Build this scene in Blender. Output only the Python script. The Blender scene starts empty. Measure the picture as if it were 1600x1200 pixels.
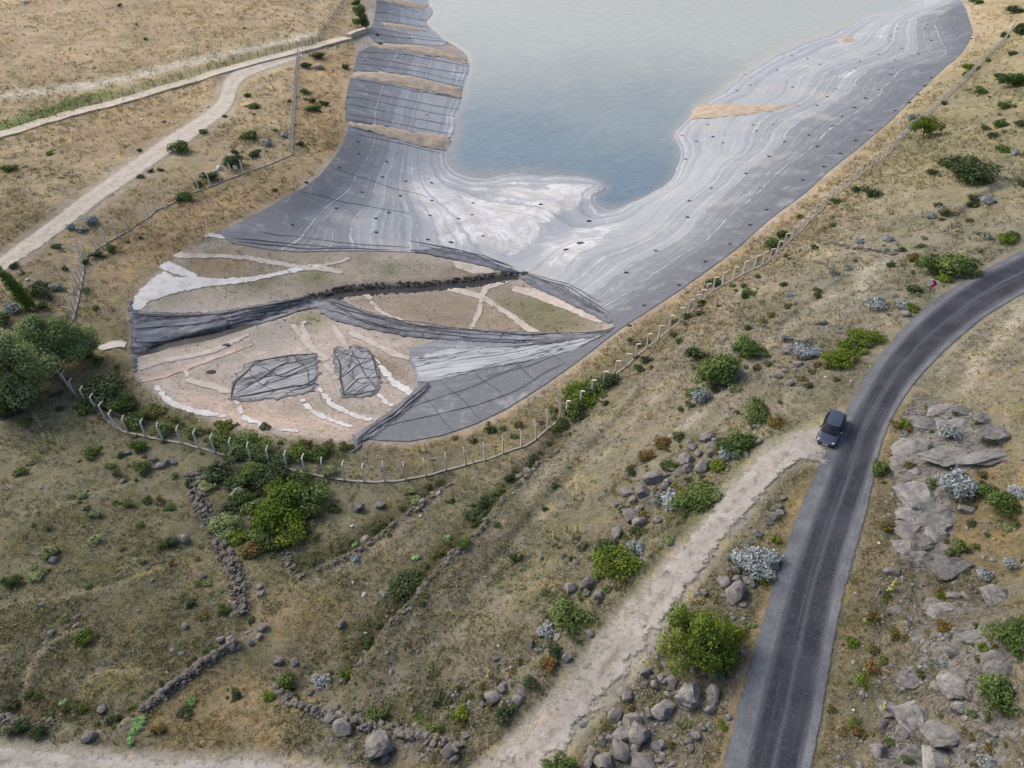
import bpy, bmesh, math, random
import numpy as np
from mathutils import Vector, Matrix
from mathutils.geometry import delaunay_2d_cdt

# ------------------------------------------------------------------ camera, sky, sun, exposure
rnd = random.Random(7)
rng = np.random.default_rng(7)
scn = bpy.context.scene
col = scn.collection
FPX, PITCH, CZ = 1148.0, math.radians(40.0), 61.0        # focal length in photo pixels, tilt, drone height
cam_d = bpy.data.cameras.new('camera'); cam = bpy.data.objects.new('camera', cam_d); col.objects.link(cam)
cam_d.sensor_width = 36.0; cam_d.lens = 36.0 * FPX / 1600.0
cam_d.clip_start = 0.5; cam_d.clip_end = 6000.0
cam.location = (0, 0, CZ); cam.rotation_euler = (math.pi / 2 - PITCH, 0, 0)
scn.camera = cam

SUN_AZ, SUN_EL = math.radians(-55), math.radians(38)      # azimuth clockwise from +Y
world = bpy.data.worlds.new('World'); scn.world = world; world.use_nodes = True
wn = world.node_tree.nodes; wl = world.node_tree.links
sky = wn.new('ShaderNodeTexSky'); sky.sky_type = 'NISHITA'; sky.sun_disc = False
sky.sun_elevation = SUN_EL; sky.sun_rotation = SUN_AZ
sky.air_density = 1.0; sky.dust_density = 5.0; sky.ozone_density = 1.0
bg = wn['Background']; wl.new(sky.outputs[0], bg.inputs[0]); bg.inputs[1].default_value = 0.15
sun_d = bpy.data.lights.new('sun', 'SUN'); sun = bpy.data.objects.new('sun', sun_d); col.objects.link(sun)
sun_d.energy = 1.3; sun_d.angle = math.radians(22); sun_d.color = (1.0, 0.97, 0.93)
sd = Vector((math.sin(SUN_AZ) * math.cos(SUN_EL), math.cos(SUN_AZ) * math.cos(SUN_EL), math.sin(SUN_EL)))
sun.rotation_euler = (-sd).to_track_quat('-Z', 'Y').to_euler(); sun.location = (0, 0, 90)
scn.view_settings.view_transform = 'Standard'; scn.view_settings.look = 'None'
scn.view_settings.exposure = 0.60; scn.view_settings.gamma = 1.0

# ------------------------------------------------------------------ helpers
ALB = 0.80
def lin(c):
    c = c / 255.0
    return c / 12.92 if c <= 0.04045 else ((c + 0.055) / 1.055) ** 2.4
def S(r, g, b, k=None):
    k = ALB if k is None else k
    return (lin(r) * k, lin(g) * k, lin(b) * k, 1.0)

def ray(px, py):
    x = (np.asarray(px, float) - 800) / FPX; y = (np.asarray(py, float) - 600) / FPX
    return x, math.cos(PITCH) - y * math.sin(PITCH), -(math.sin(PITCH) + y * math.cos(PITCH))
def project(X, Y, Z):
    dz = Z - CZ
    dep = np.maximum(Y * math.cos(PITCH) - dz * math.sin(PITCH), 1e-3)
    return 800 + FPX * X / dep, 600 + FPX * (-Y * math.sin(PITCH) - dz * math.cos(PITCH)) / dep

def _hash(ix, iy, seed):
    h = (ix.astype(np.int64) * 374761393 + iy.astype(np.int64) * 668265263 + seed * 1442695041) & 0x7fffffff
    h = ((h ^ (h >> 13)) * 1274126177) & 0x7fffffff
    return ((h ^ (h >> 16)) & 0xffff) / 65535.0
def vnoise(x, y, seed=0):
    x = np.asarray(x, float); y = np.asarray(y, float)
    ix = np.floor(x); iy = np.floor(y); fx = x - ix; fy = y - iy
    fx = fx * fx * (3 - 2 * fx); fy = fy * fy * (3 - 2 * fy)
    a = _hash(ix, iy, seed); b = _hash(ix + 1, iy, seed); c = _hash(ix, iy + 1, seed); d = _hash(ix + 1, iy + 1, seed)
    return (a * (1 - fx) + b * fx) * (1 - fy) + (c * (1 - fx) + d * fx) * fy - 0.5
def fbm(x, y, oct=4, seed=0):
    s = 0; a = 1.0
    for o in range(oct):
        s = s + a * vnoise(x * 2 ** o, y * 2 ** o, seed + o); a *= 0.5
    return s

def mesh_np(name, V, Fc, attrs=None, uv=None, smooth=False):
    V = np.ascontiguousarray(V, dtype=np.float32); Fc = np.ascontiguousarray(Fc, dtype=np.int32)
    me = bpy.data.meshes.new(name); k = Fc.shape[1]
    me.vertices.add(len(V)); me.vertices.foreach_set('co', V.ravel())
    me.loops.add(Fc.size); me.loops.foreach_set('vertex_index', Fc.ravel())
    me.polygons.add(len(Fc)); me.polygons.foreach_set('loop_start', np.arange(0, Fc.size, k, dtype=np.int32))
    me.update(calc_edges=True)
    for an, (ty, data) in (attrs or {}).items():
        at = me.attributes.new(an, ty, 'POINT')
        if ty == 'FLOAT_COLOR':
            d = np.ones((len(V), 4), np.float32); d[:, :3] = data[:, :3]; at.data.foreach_set('color', d.ravel())
        else:
            at.data.foreach_set('value', np.ascontiguousarray(data, dtype=np.float32))
    if uv is not None:
        l = me.uv_layers.new(name='UVMap'); l.data.foreach_set('uv', np.ascontiguousarray(uv[Fc.ravel()], dtype=np.float32).ravel())
    me.polygons.foreach_set('use_smooth', np.full(len(Fc), smooth, dtype=bool))
    return me

def link(name, me, mat=None, parent=None, loc=(0, 0, 0)):
    o = bpy.data.objects.new(name, me); col.objects.link(o); o.location = loc
    if mat is not None and me is not None and len(me.materials) == 0: me.materials.append(mat)
    if parent is not None: o.parent = parent
    return o
def tag(o, label, cat, group=None):
    o['label'] = label; o['category'] = cat
    if group: o['group'] = group
    return o
def empty(name, loc, label, cat, group=None, rz=0.0):
    o = bpy.data.objects.new(name, None); col.objects.link(o); o.location = loc; o.rotation_euler = (0, 0, rz)
    o.empty_display_size = 0.3
    return tag(o, label, cat, group)
def structure(o): o['kind'] = 'structure'; return o
def stuff(o): o['kind'] = 'stuff'; return o

class NT:
    def __init__(s, name):
        s.m = bpy.data.materials.new(name); s.m.use_nodes = True
        s.t = s.m.node_tree; s.n = s.t.nodes; s.l = s.t.links
        s.b = s.n['Principled BSDF']; s.b.inputs['Specular IOR Level'].default_value = 0.25
    def new(s, ty, **kw):
        n = s.n.new(ty)
        for k, v in kw.items(): setattr(n, k, v)
        return n
    def put(s, sock, v):
        if hasattr(v, 'is_output'): s.l.new(v, sock)
        elif v is not None: sock.default_value = v
    def pos(s): return s.new('ShaderNodeTexCoord').outputs['Object']
    def geo(s): return s.new('ShaderNodeNewGeometry').outputs['Position']
    def uv(s): return s.new('ShaderNodeTexCoord').outputs['UV']
    def mapping(s, vec, scale, rot=(0, 0, 0)):
        n = s.new('ShaderNodeMapping'); s.put(n.inputs[0], vec); n.inputs['Scale'].default_value = scale; n.inputs['Rotation'].default_value = rot
        return n.outputs[0]
    def noise(s, vec, scale, detail=4, rough=0.6, dist=0.0, dim='3D', w=None):
        n = s.new('ShaderNodeTexNoise'); n.noise_dimensions = dim
        if dim != '1D': s.put(n.inputs['Vector'], vec)
        if w is not None: s.put(n.inputs['W'], w)
        n.inputs['Scale'].default_value = scale; n.inputs['Detail'].default_value = detail
        n.inputs['Roughness'].default_value = rough; n.inputs['Distortion'].default_value = dist
        return n.outputs['Fac']
    def voro(s, vec, scale, feature='F1'):
        n = s.new('ShaderNodeTexVoronoi'); n.feature = feature; s.put(n.inputs['Vector'], vec); n.inputs['Scale'].default_value = scale
        return n.outputs
    def ramp(s, fac, stops, interp='LINEAR'):
        n = s.new('ShaderNodeValToRGB'); s.put(n.inputs[0], fac); e = n.color_ramp.elements; n.color_ramp.interpolation = interp
        while len(e) < len(stops): e.new(0.5)
        for i, (p, c) in enumerate(stops):
            e[i].position = p; e[i].color = c if len(c) == 4 else (*c, 1)
        return n.outputs[0]
    def val(s, fac, a, b):                                  # smooth map of fac from a..b to 0..1
        n = s.new('ShaderNodeMapRange'); n.interpolation_type = 'SMOOTHSTEP'
        s.put(n.inputs[0], fac); n.inputs[1].default_value = a; n.inputs[2].default_value = b
        return n.outputs[0]
    def mix(s, fac, a, b, mode='MIX'):
        n = s.new('ShaderNodeMix'); n.data_type = 'RGBA'; n.blend_type = mode
        s.put(n.inputs[0], fac); s.put(n.inputs[6], a); s.put(n.inputs[7], b)
        return n.outputs[2]
    def math(s, op, a, b=None, c=None):
        n = s.new('ShaderNodeMath'); n.operation = op; s.put(n.inputs[0], a)
        if b is not None: s.put(n.inputs[1], b)
        if c is not None: s.put(n.inputs[2], c)
        return n.outputs[0]
    def attr(s, name, color=True):
        n = s.new('ShaderNodeAttribute'); n.attribute_name = name
        return n.outputs['Color' if color else 'Fac']
    def orand(s): return s.new('ShaderNodeObjectInfo').outputs['Random']
    def bump(s, h, strength=0.5, dist=0.1):
        n = s.new('ShaderNodeBump'); s.put(n.inputs['Height'], h); n.inputs['Strength'].default_value = strength
        n.inputs['Distance'].default_value = dist; s.l.new(n.outputs[0], s.b.inputs['Normal'])
    def out(s, c=None, rough=0.9, spec=None):
        if c is not None: s.put(s.b.inputs['Base Color'], c)
        s.put(s.b.inputs['Roughness'], rough)
        if spec is not None: s.b.inputs['Specular IOR Level'].default_value = spec
        return s.m
def grey(v): return (v, v, v, 1)

# ------------------------------------------------------------------ terrain: heights read off the photo
CTRL = [  # photo x, photo y, height (m, 0 = fence below the hillside)
 # shoreline
 *[(x, y, -9.0) for x, y in [(668,0),(665,35),(690,60),(728,85),(732,105),(722,140),(719,160),(706,215),(695,235),(700,262),(735,280),(800,275),
   (860,278),(905,278),(935,285),(948,300),(932,320),(955,331),(985,318),(1025,300),(1055,275),(1065,250),(1058,215),(1075,190),(1110,155),
   (1150,130),(1200,95),(1260,68),(1320,45),(1380,20),(1430,5)]],
 (952,312,-10.2),(975,298,-10.6),(1000,292,-10.6),(925,300,-8.7),(912,318,-8.6),(700,30,-10.2),(770,110,-11),(740,190,-10.4),(770,240,-10.6),(870,240,-11),(950,265,-10.4),(1020,235,-10.4),(1000,150,-13),(880,100,-13),
 (1100,80,-12),(800,30,-12.5),(1200,40,-11),(1000,20,-13.5),(950,-60,-14),(1250,-40,-12),(700,-60,-12),
 # rim of the lining
 *[(x, y, -0.8) for x, y in [(545,200),(530,235),(500,275),(450,310),(400,335),(345,365),(270,405),(215,460),(203,490),(205,540),(212,590),
   (260,625),(330,652),(420,672),(550,687),(640,690),(700,675),(770,650),(850,600),(920,550),(985,503),(1060,455),(1130,405),(1200,345),
   (1260,300),(1330,240),(1390,190),(1440,140),(1490,95),(1520,60),(1505,20),(543,130),(558,85),(580,50),(590,0),(1500,-40),(600,-50)]],
 # basin floor
 (215,545,-2.0),(350,518,-3.3),(490,468,-4.6),(600,450,-5.6),(700,440,-6.3),(805,428,-7),(870,370,-7.8),(915,342,-8.5),
 (400,430,-3.4),(560,420,-4.7),(350,400,-2.0),(450,395,-3.2),(640,480,-5.0),(760,480,-5.6),(880,490,-4),(700,540,-3.4),(600,560,-3),
 (450,580,-2.6),(330,580,-2.2),(400,630,-1.7),(540,650,-1.7),(800,560,-2.6),(700,340,-7),(800,330,-7.9),(850,300,-8.5),(760,300,-8.4),
 (840,350,-7.7),(620,340,-5.5),(520,330,-3.5),(580,280,-4),(650,260,-7),(900,380,-7),(950,420,-5.2),(900,430,-6.2),(1000,380,-6),
 (1050,330,-6.3),(1100,330,-4.5),(1150,230,-6.5),(1230,200,-4.5),(1280,120,-6),(1380,100,-4.5),(1200,150,-7.5),(1420,60,-5),(1130,260,-6),
 # fence line
 (97,590,0.6),(150,640,0.5),(257,688,0.3),(360,712,0.1),(450,738,0),(525,750,0),(620,752,0.1),(690,738,0.3),(820,695,0.4),(870,655,0.4),
 (970,580,0.6),(1100,465,0.7),(1206,404,0.8),(1310,300,1),(1420,205,1),(1560,75,1),
 (457,240,0.4),(465,92,0.6),(370,275,0.5),(270,315,0.5),(150,390,0.6),(125,440,0.6),(115,502,0.5),
 # left fields
 (60,550,1.0),(0,640,1.6),(0,480,1.8),(0,410,2.4),(150,310,2.0),(300,200,1.6),(350,150,1.4),(0,210,2.0),(200,155,1.6),(400,95,1.2),(540,58,0.4),
 (0,100,3),(200,50,2.6),(400,20,2),(100,0,4),(350,-20,3),(500,0,1.2),(-200,200,4),(-200,500,3),(-200,900,5),
 # lower left
 (100,700,1.3),(100,800,2.3),(0,850,3.0),(0,1000,4.0),(200,900,2.6),(200,1000,3.4),(300,850,1.2),(250,760,0.9),(400,760,0.1),(430,830,0.5),
 (380,940,2.4),(300,1060,4.2),(200,1100,4.3),(60,1110,4.6),(0,1180,6.6),(150,1180,6.4),(300,1150,6.2),(500,1185,6.8),(420,1050,4.0),
 # slope under the road
 (970,700,4.5),(870,720,2.4),(760,790,2.6),(600,800,0.8),(560,870,1.8),(640,870,3.4),(700,950,5),(600,1050,5.2),(560,1110,5.4),(700,1110,6.4),(850,880,6.2),
 (800,1000,7.6),(1000,760,6.8),(1080,700,8.2),(1150,600,8),(1100,500,3.6),(1200,520,7.4),(1300,450,8.2),(1250,390,2.6),(1400,300,5),
 (1500,260,7),(1560,150,5),(1600,60,5),(1350,262,1.7),(1450,190,1.7),(1060,600,5.0),
 # track, road and the slope above it
 (870,1150,9),(760,1200,8.2),(1000,970,10.4),(1150,780,11.4),(1260,690,12),(1020,1120,10.4),(1150,950,12),(1200,1190,12.8),(1170,1100,12.7),
 (1250,900,12.5),(1330,720,12.2),(1360,620,12.1),(1450,510,11.8),(1600,420,11),(1300,1100,13),(1480,640,14.2),(1450,750,14.6),(1580,750,17),
 (1420,900,14.8),(1500,1100,16.6),(1600,1150,19),(1600,950,18),(1580,560,14.8),(1450,430,9.6),(1600,340,9.4),
 (1380,1250,15),(1150,1260,12.8),(600,1260,8),(1700,600,20),(1700,900,24),(1700,300,11),(100,1260,7.5)]
FAR = [(-260,60,6),(-260,200,6),(-260,420,8),(-60,-20,9),(0,-20,10),(60,-10,17),(130,20,30),(260,60,40),(260,200,24),(260,420,14),
       (120,440,-13),(40,440,-13),(-120,440,6)]
cp = []
for x, y, z in CTRL:
    a, b, c = ray(x, y); t = (z - CZ) / c; cp.append((a * t, b * t, z))
cp = np.array(cp + FAR, float)
def tps(d2): return np.where(d2 > 1e-9, d2 * np.log(np.maximum(d2, 1e-9)), 0.0)
_n = len(cp); P2 = cp[:, :2] / 100.0
_K = tps(((P2[:, None] - P2[None]) ** 2).sum(-1)) + 2e-4 * np.eye(_n)
_A = np.zeros((_n + 3, _n + 3)); _A[:_n, :_n] = _K; _A[:_n, _n] = 1; _A[:_n, _n + 1:] = P2; _A[_n:, :_n] = _A[:_n, _n:].T
_w = np.linalg.solve(_A, np.concatenate([cp[:, 2], np.zeros(3)]))
GX0, GY0, GS = -270.0, -30.0, 1.0
gx = np.arange(GX0, 270.1, GS); gy = np.arange(GY0, 450.1, GS)
HG = np.zeros((len(gy), len(gx)))
for i, yy in enumerate(gy):
    q = np.stack([gx, np.full_like(gx, yy)], 1) / 100.0
    d2 = ((q[:, None] - P2[None]) ** 2).sum(-1)
    HG[i] = tps(d2) @ _w[:_n] + _w[_n] + q @ _w[_n + 1:]
HG = np.clip(HG, -14.5, 42)
def Hbase(X, Y):
    X = np.asarray(X, float); Y = np.asarray(Y, float)
    fx = np.clip((X - GX0) / GS, 0, len(gx) - 1.001); fy = np.clip((Y - GY0) / GS, 0, len(gy) - 1.001)
    ix = fx.astype(int); iy = fy.astype(int); fx = fx - ix; fy = fy - iy
    return (HG[iy, ix] * (1 - fx) + HG[iy, ix + 1] * fx) * (1 - fy) + (HG[iy + 1, ix] * (1 - fx) + HG[iy + 1, ix + 1] * fx) * fy

_T = np.concatenate([np.linspace(25, 140, 460), np.linspace(140.5, 620, 700)])
def unproj(px, py, Hf):
    px = np.atleast_1d(np.asarray(px, float)); py = np.atleast_1d(np.asarray(py, float))
    a, b, c = ray(px, py)
    X = a[:, None] * _T; Y = b[:, None] * _T; Z = CZ + c[:, None] * _T
    D = Z - Hf(X.ravel(), Y.ravel()).reshape(X.shape)
    k = np.argmax(D < 0, axis=1); k = np.where((D < 0).any(1), np.maximum(k, 1), len(_T) - 1)
    r = np.arange(len(px)); d0 = D[r, k - 1]; d1 = D[r, k]
    f = np.clip(d0 / np.where(np.abs(d0 - d1) < 1e-9, 1, d0 - d1), 0, 1); t = _T[k - 1] + f * (_T[k] - _T[k - 1])
    return a * t, b * t
def w_base(pts):
    p = np.array(pts, float); x, y = unproj(p[:, 0], p[:, 1], Hbase); return np.stack([x, y], 1)

# terraces, banks and the stream bed (line, height of step, falloff); ground is higher on the right-hand side of the line
TERR_A = [(465,905),(520,880),(570,855),(610,825),(650,795),(675,775),(705,755)]
TERR_B = [(555,1050),(575,1020),(600,985),(640,945),(680,895),(705,868),(745,835),(770,800),(800,765),(830,735),(870,705),(905,680)]
TERR_C = [(0,1118),(60,1130),(120,1132),(150,1145),(190,1137),(225,1108),(255,1085),(290,1060),(330,1030),(362,1010)]
TERR_D = [(440,1085),(470,1105),(520,1120),(560,1130),(620,1140),(680,1155),(720,1170)]
TERR_E = [(690,1110),(740,1092),(790,1072),(840,1030),(880,995),(905,955),(945,910),(985,860),(1030,800)]
STREAM = [(207,548),(260,535),(330,522),(400,500),(450,480),(490,468),(540,455),(600,450),(650,449),(700,444),(760,437),(812,428)]
STEPS = [(w_base(TERR_A), 2.6, 3.0), (w_base(TERR_B), 2.7, 3.0), (w_base(TERR_C), 3.0, 4.0),
         (w_base(TERR_D), 1.8, 4.0), (w_base(TERR_E), 1.8, 4.5),
         (w_base([(1040,560),(960,655),(880,745),(790,850),(715,945)]), .35, 2.5), (w_base([(1180,560),(1100,625),(1030,690),(960,760)]), .5, 3.0), (w_base([(1310,440),(1240,490),(1190,530)]), .45, 3.0),
         (w_base([(0,815),(60,798),(130,775),(200,752)]), .45, 2.2), (w_base([(0,945),(90,935),(180,915),(260,885)]), .5, 2.2), (w_base([(25,1100),(45,1040),(75,1005),(115,985)]), .7, 2.0), (w_base([(120,1085),(140,1052),(180,1042),(245,1048)]), .8, 2.0),
         (w_base([(1600,275),(1540,300),(1500,330),(1430,340)]), .8, 2.5)]
STREAM_W = w_base(STREAM)
def pl_dist(X, Y, L):
    best = np.full(X.shape, 1e9); sgn = np.zeros(X.shape); endd = np.zeros(X.shape)
    for i in range(len(L) - 1):
        ax, ay = L[i]; bx, by = L[i + 1]; dx, dy = bx - ax, by - ay; ll = dx * dx + dy * dy
        u = ((X - ax) * dx + (Y - ay) * dy) / ll; uc = np.clip(u, 0, 1)
        d = np.hypot(X - ax - uc * dx, Y - ay - uc * dy); m = d < best
        cr = -(dx * (Y - ay) - dy * (X - ax)) / math.sqrt(ll)
        e = np.zeros(X.shape)
        if i == 0: e = np.maximum(-u, 0) * math.sqrt(ll)
        if i == len(L) - 2: e = np.maximum(e, np.maximum(u - 1, 0) * math.sqrt(ll))
        best = np.where(m, d, best); sgn = np.where(m, np.sign(cr), sgn); endd = np.where(m, e, endd)
    return best, sgn, endd
# raster helpers in the photo's frame: only used to look up which patch of ground a point belongs to
RW, RH, RO = 900, 700, 50       # raster of 2-pixel cells with a margin of RO cells
_cx, _cy = np.meshgrid((np.arange(RW) - RO) * 2 + 1.0, (np.arange(RH) - RO) * 2 + 1.0)
def fill(poly, out=None, v=1.0):
    out = np.zeros((RH, RW)) if out is None else out
    p = np.array(poly, float); ins = np.zeros((RH, RW), bool)
    j = len(p) - 1
    for i in range(len(p)):
        (xi, yi), (xj, yj) = p[i], p[j]; j = i
        if yi == yj: continue
        ins ^= ((yi > _cy) != (yj > _cy)) & (_cx < (xj - xi) * (_cy - yi) / (yj - yi) + xi)
    out[ins] = v; return out
def blur(a, r):
    if r < 1: return a
    for _ in range(2):
        for ax in (0, 1):
            pad = [(0, 0), (0, 0)]; pad[ax] = (r + 1, r)
            c = np.cumsum(np.pad(a, pad, mode='edge'), axis=ax)
            a = (c[2 * r + 1:] - c[:-2 * r - 1]) / (2 * r + 1) if ax == 0 else (c[:, 2 * r + 1:] - c[:, :-2 * r - 1]) / (2 * r + 1)
    return a
def look(a, X, Y, Z):
    px, py = project(X, Y, Z)
    fx = np.clip(px / 2 + RO - 0.5, 0, RW - 1.001); fy = np.clip(py / 2 + RO - 0.5, 0, RH - 1.001)
    ix = fx.astype(int); iy = fy.astype(int); fx = (fx - ix); fy = (fy - iy)
    if a.ndim == 3: fx = fx[:, None]; fy = fy[:, None]
    return (a[iy, ix] * (1 - fx) + a[iy, ix + 1] * fx) * (1 - fy) + (a[iy + 1, ix] * (1 - fx) + a[iy + 1, ix + 1] * fx) * fy

# outlines of roads and sheets, in photo pixels
ROAD_OL = [(1095,1300),(1128,1200),(1150,1100),(1180,1000),(1210,900),(1245,800),(1275,735),(1292,692),(1312,655),(1340,605),(1375,552),(1420,502),(1470,462),(1530,425),(1600,388),(1700,345)]
ROAD_L  = [(1140,1300),(1165,1200),(1188,1100),(1213,1000),(1240,900),(1275,800),(1302,725),(1318,685),(1332,650),(1360,600),(1398,545),(1446,496),(1498,456),(1550,424),(1612,394),(1700,357)]
ROAD_R  = [(1232,1300),(1253,1200),(1272,1100),(1288,1000),(1308,900),(1330,820),(1350,760),(1362,722),(1370,690),(1392,640),(1424,592),(1472,542),(1528,495),(1580,463),(1630,437),(1700,402)]
ROAD_OR = [(1248,1300),(1268,1200),(1288,1100),(1303,1000),(1326,900),(1350,820),(1362,765),(1370,724),(1377,692),(1399,642),(1430,596),(1478,546),(1533,499),(1585,467),(1634,441),(1700,407)]
TRACK_L = [(1322,640),(1300,652),(1262,666),(1232,682),(1190,702),(1150,742),(1110,792),(1060,850),(1000,918),(950,975),(900,1035),(855,1090),(800,1148),(735,1205),(650,1260)]
TRACK_R = [(1300,742),(1282,728),(1260,724),(1240,731),(1214,750),(1180,795),(1130,855),(1090,910),(1040,988),(1000,1045),(958,1095),(910,1152),(872,1205),(800,1270),(740,1310)]
LOWER_L = [(-120,1150),(0,1158),(90,1168),(200,1176),(300,1180),(400,1176),(470,1186),(540,1200),(650,1230),(735,1240)]
LOWER_R = [(-120,1225),(0,1232),(90,1238),(200,1245),(300,1250),(400,1258),(470,1270),(540,1285),(650,1305),(740,1310)]
GRAV_L = [(-120,486),(0,398),(100,326),(200,252),(258,212),(328,170),(343,150),(345,126),(366,108),(420,92),(470,78)]
GRAV_R = [(-120,522),(0,432),(60,390),(125,343),(252,252),(308,216),(363,172),(371,144),(376,130),(396,117),(430,106),(474,90)]
LINER_MAIN = [(546,197),(540,215),(530,236),(500,275),(470,297),(420,324),(380,345),(342,364),(362,380),(420,390),(470,394),(560,392),(640,394),(700,400),(760,411),(808,424),
  (840,433),(880,452),(925,482),(950,500),(960,508),(940,524),(900,530),(850,534),(790,537),(735,532),(690,530),(640,545),(645,575),(655,600),(640,618),(600,650),(556,684),
  (600,689),(640,690),(690,681),(740,664),(790,640),(850,602),(920,552),(966,516),(1010,488),(1060,455),(1130,405),(1200,345),(1260,300),(1330,240),
  (1390,190),(1440,140),(1490,95),(1513,66),(1520,50),(1512,25),(1500,0),(1500,-40),(1350,-40),(1300,20),(1200,60),(1140,95),(1080,140),(1045,190),(1035,240),(1010,285),(955,300),
  (945,270),(800,262),(740,266),(712,250),(704,236),(650,228),(600,212)]
LINER_2 = [(548,122),(600,128),(660,140),(724,156),(728,185),(716,226),(690,212),(620,202),(575,194),(540,190),(539,160),(544,135)]
LINER_3 = [(560,82),(578,73),(600,76),(650,84),(700,92),(740,104),(742,125),(735,142),(690,132),(640,120),(590,114),(552,112),(556,95)]
LINER_4 = [(590,-40),(588,10),(582,38),(574,52),(585,66),(620,68),(660,70),(692,72),(705,60),(680,40),(672,30),(685,8),(690,-40)]
def band(a, b): return a + b[::-1]
flat = np.zeros((RH, RW))
for pl in (band(ROAD_OL, ROAD_OR), band(TRACK_L, TRACK_R), band(LOWER_L, LOWER_R), band(GRAV_L, GRAV_R), LINER_MAIN, LINER_2, LINER_3, LINER_4): fill(pl, flat)
BASIN = [(560,45),(545,200),(530,235),(450,310),(345,362),(270,403),(215,458),(200,490),(203,540),(212,592),(260,628),(330,655),(420,676),(550,692),(640,694),(740,668),(850,606),(985,507),(1200,350),(1330,245),(1520,65),(1500,-100),(620,-100)]
flat = np.clip(blur(flat, 4) * 2.2, 0, 1); basin_m = blur(fill(BASIN), 3)
OUTCROP = [(1400,620),(1520,560),(1640,560),(1700,1300),(1330,1300),(1350,1100),(1380,900),(1385,740)]
outc = blur(fill(OUTCROP), 12)
rockm = np.zeros((RH, RW))
for pl, v in [([(1400,650),(1440,615),(1530,640),(1580,690),(1540,730),(1480,760),(1500,800),(1480,850),(1520,890),(1440,905),(1395,880),(1400,800),(1385,730)], .85),
    ([(1400,930),(1560,900),(1620,1000),(1560,1060),(1620,1150),(1560,1220),(1350,1230),(1380,1120),(1420,1020)], .62), ([(1050,1060),(1120,1040),(1130,1120),(1040,1200),(900,1220),(980,1090)], .5), ([(960,740),(1100,670),(1130,720),(1000,840),(950,850)], .45)]:
    rockm = np.maximum(rockm, blur(fill(pl), 7) * v)

def H(X, Y):
    X = np.asarray(X, float); Y = np.asarray(Y, float); sh = X.shape; X = X.ravel(); Y = Y.ravel()
    Z = Hbase(X, Y)
    near = (Y < 130) & (Y > -20) & (np.abs(X) < 90)
    if near.any():
        x = X[near]; y = Y[near]; dz = np.zeros_like(x)
        for L, h, dec in STEPS:
            d, s, e = pl_dist(x, y, L)
            dz += h * 0.5 * np.tanh(s * d / 0.32) * np.exp(-d / dec) * np.exp(-e / 2.0)
        d, s, e = pl_dist(x, y, STREAM_W)
        dz -= 0.7 * np.exp(-(d / 1.3) ** 2) * np.exp(-e / 2.0)
        Z[near] += dz
    rough = 1 - look(flat, X, Y, Z) * 0.97; bm = look(basin_m, X, Y, Z); oc = look(outc, X, Y, Z)
    amp = rough * (1 - 0.75 * bm)
    fade = np.clip(1.2 - np.hypot(X, Y) / 600, 0, 1)
    Z = Z + amp * fade * (0.35 * fbm(X / 6, Y / 6, 3, 3) + 0.16 * fbm(X / 1.3, Y / 1.3, 3, 9) + oc * 1.1 * fbm(X / 3.2, Y / 3.2, 4, 21))
    R = np.hypot(X, Y); far = np.clip((R - 480) / 500, 0, 1)
    Z = Z * (1 - far) + far * (8 + 50 * far * (0.5 + fbm(X / 400, Y / 400, 3, 5)))
    return Z.reshape(sh)
HT = 0.5; _tx = np.arange(-240, 240.1, HT); _ty = np.arange(5, 400.1, HT)
_mx, _my = np.meshgrid(_tx, _ty); HTAB = H(_mx, _my)
def Hq(X, Y):     # quick table for ray marching
    X = np.asarray(X, float); Y = np.asarray(Y, float)
    fx = np.clip((X + 240) / HT, 0, len(_tx) - 1.001); fy = np.clip((Y - 5) / HT, 0, len(_ty) - 1.001)
    ix = fx.astype(int); iy = fy.astype(int); fx = fx - ix; fy = fy - iy
    return (HTAB[iy, ix] * (1 - fx) + HTAB[iy, ix + 1] * fx) * (1 - fy) + (HTAB[iy + 1, ix] * (1 - fx) + HTAB[iy + 1, ix + 1] * fx) * fy
def W(pts):
    p = np.array(pts, float); x, y = unproj(p[:, 0], p[:, 1], Hq); return np.stack([x, y], 1)
def at(px, py):
    x, y = unproj([px], [py], Hq); x, y = float(x[0]), float(y[0]); return x, y, float(H(np.array([x]), np.array([y]))[0])
def depth_of(x, y, z): return y * math.cos(PITCH) - (z - CZ) * math.sin(PITCH)
def mpp(p): return depth_of(*p) / FPX            # metres per photo pixel there

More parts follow.
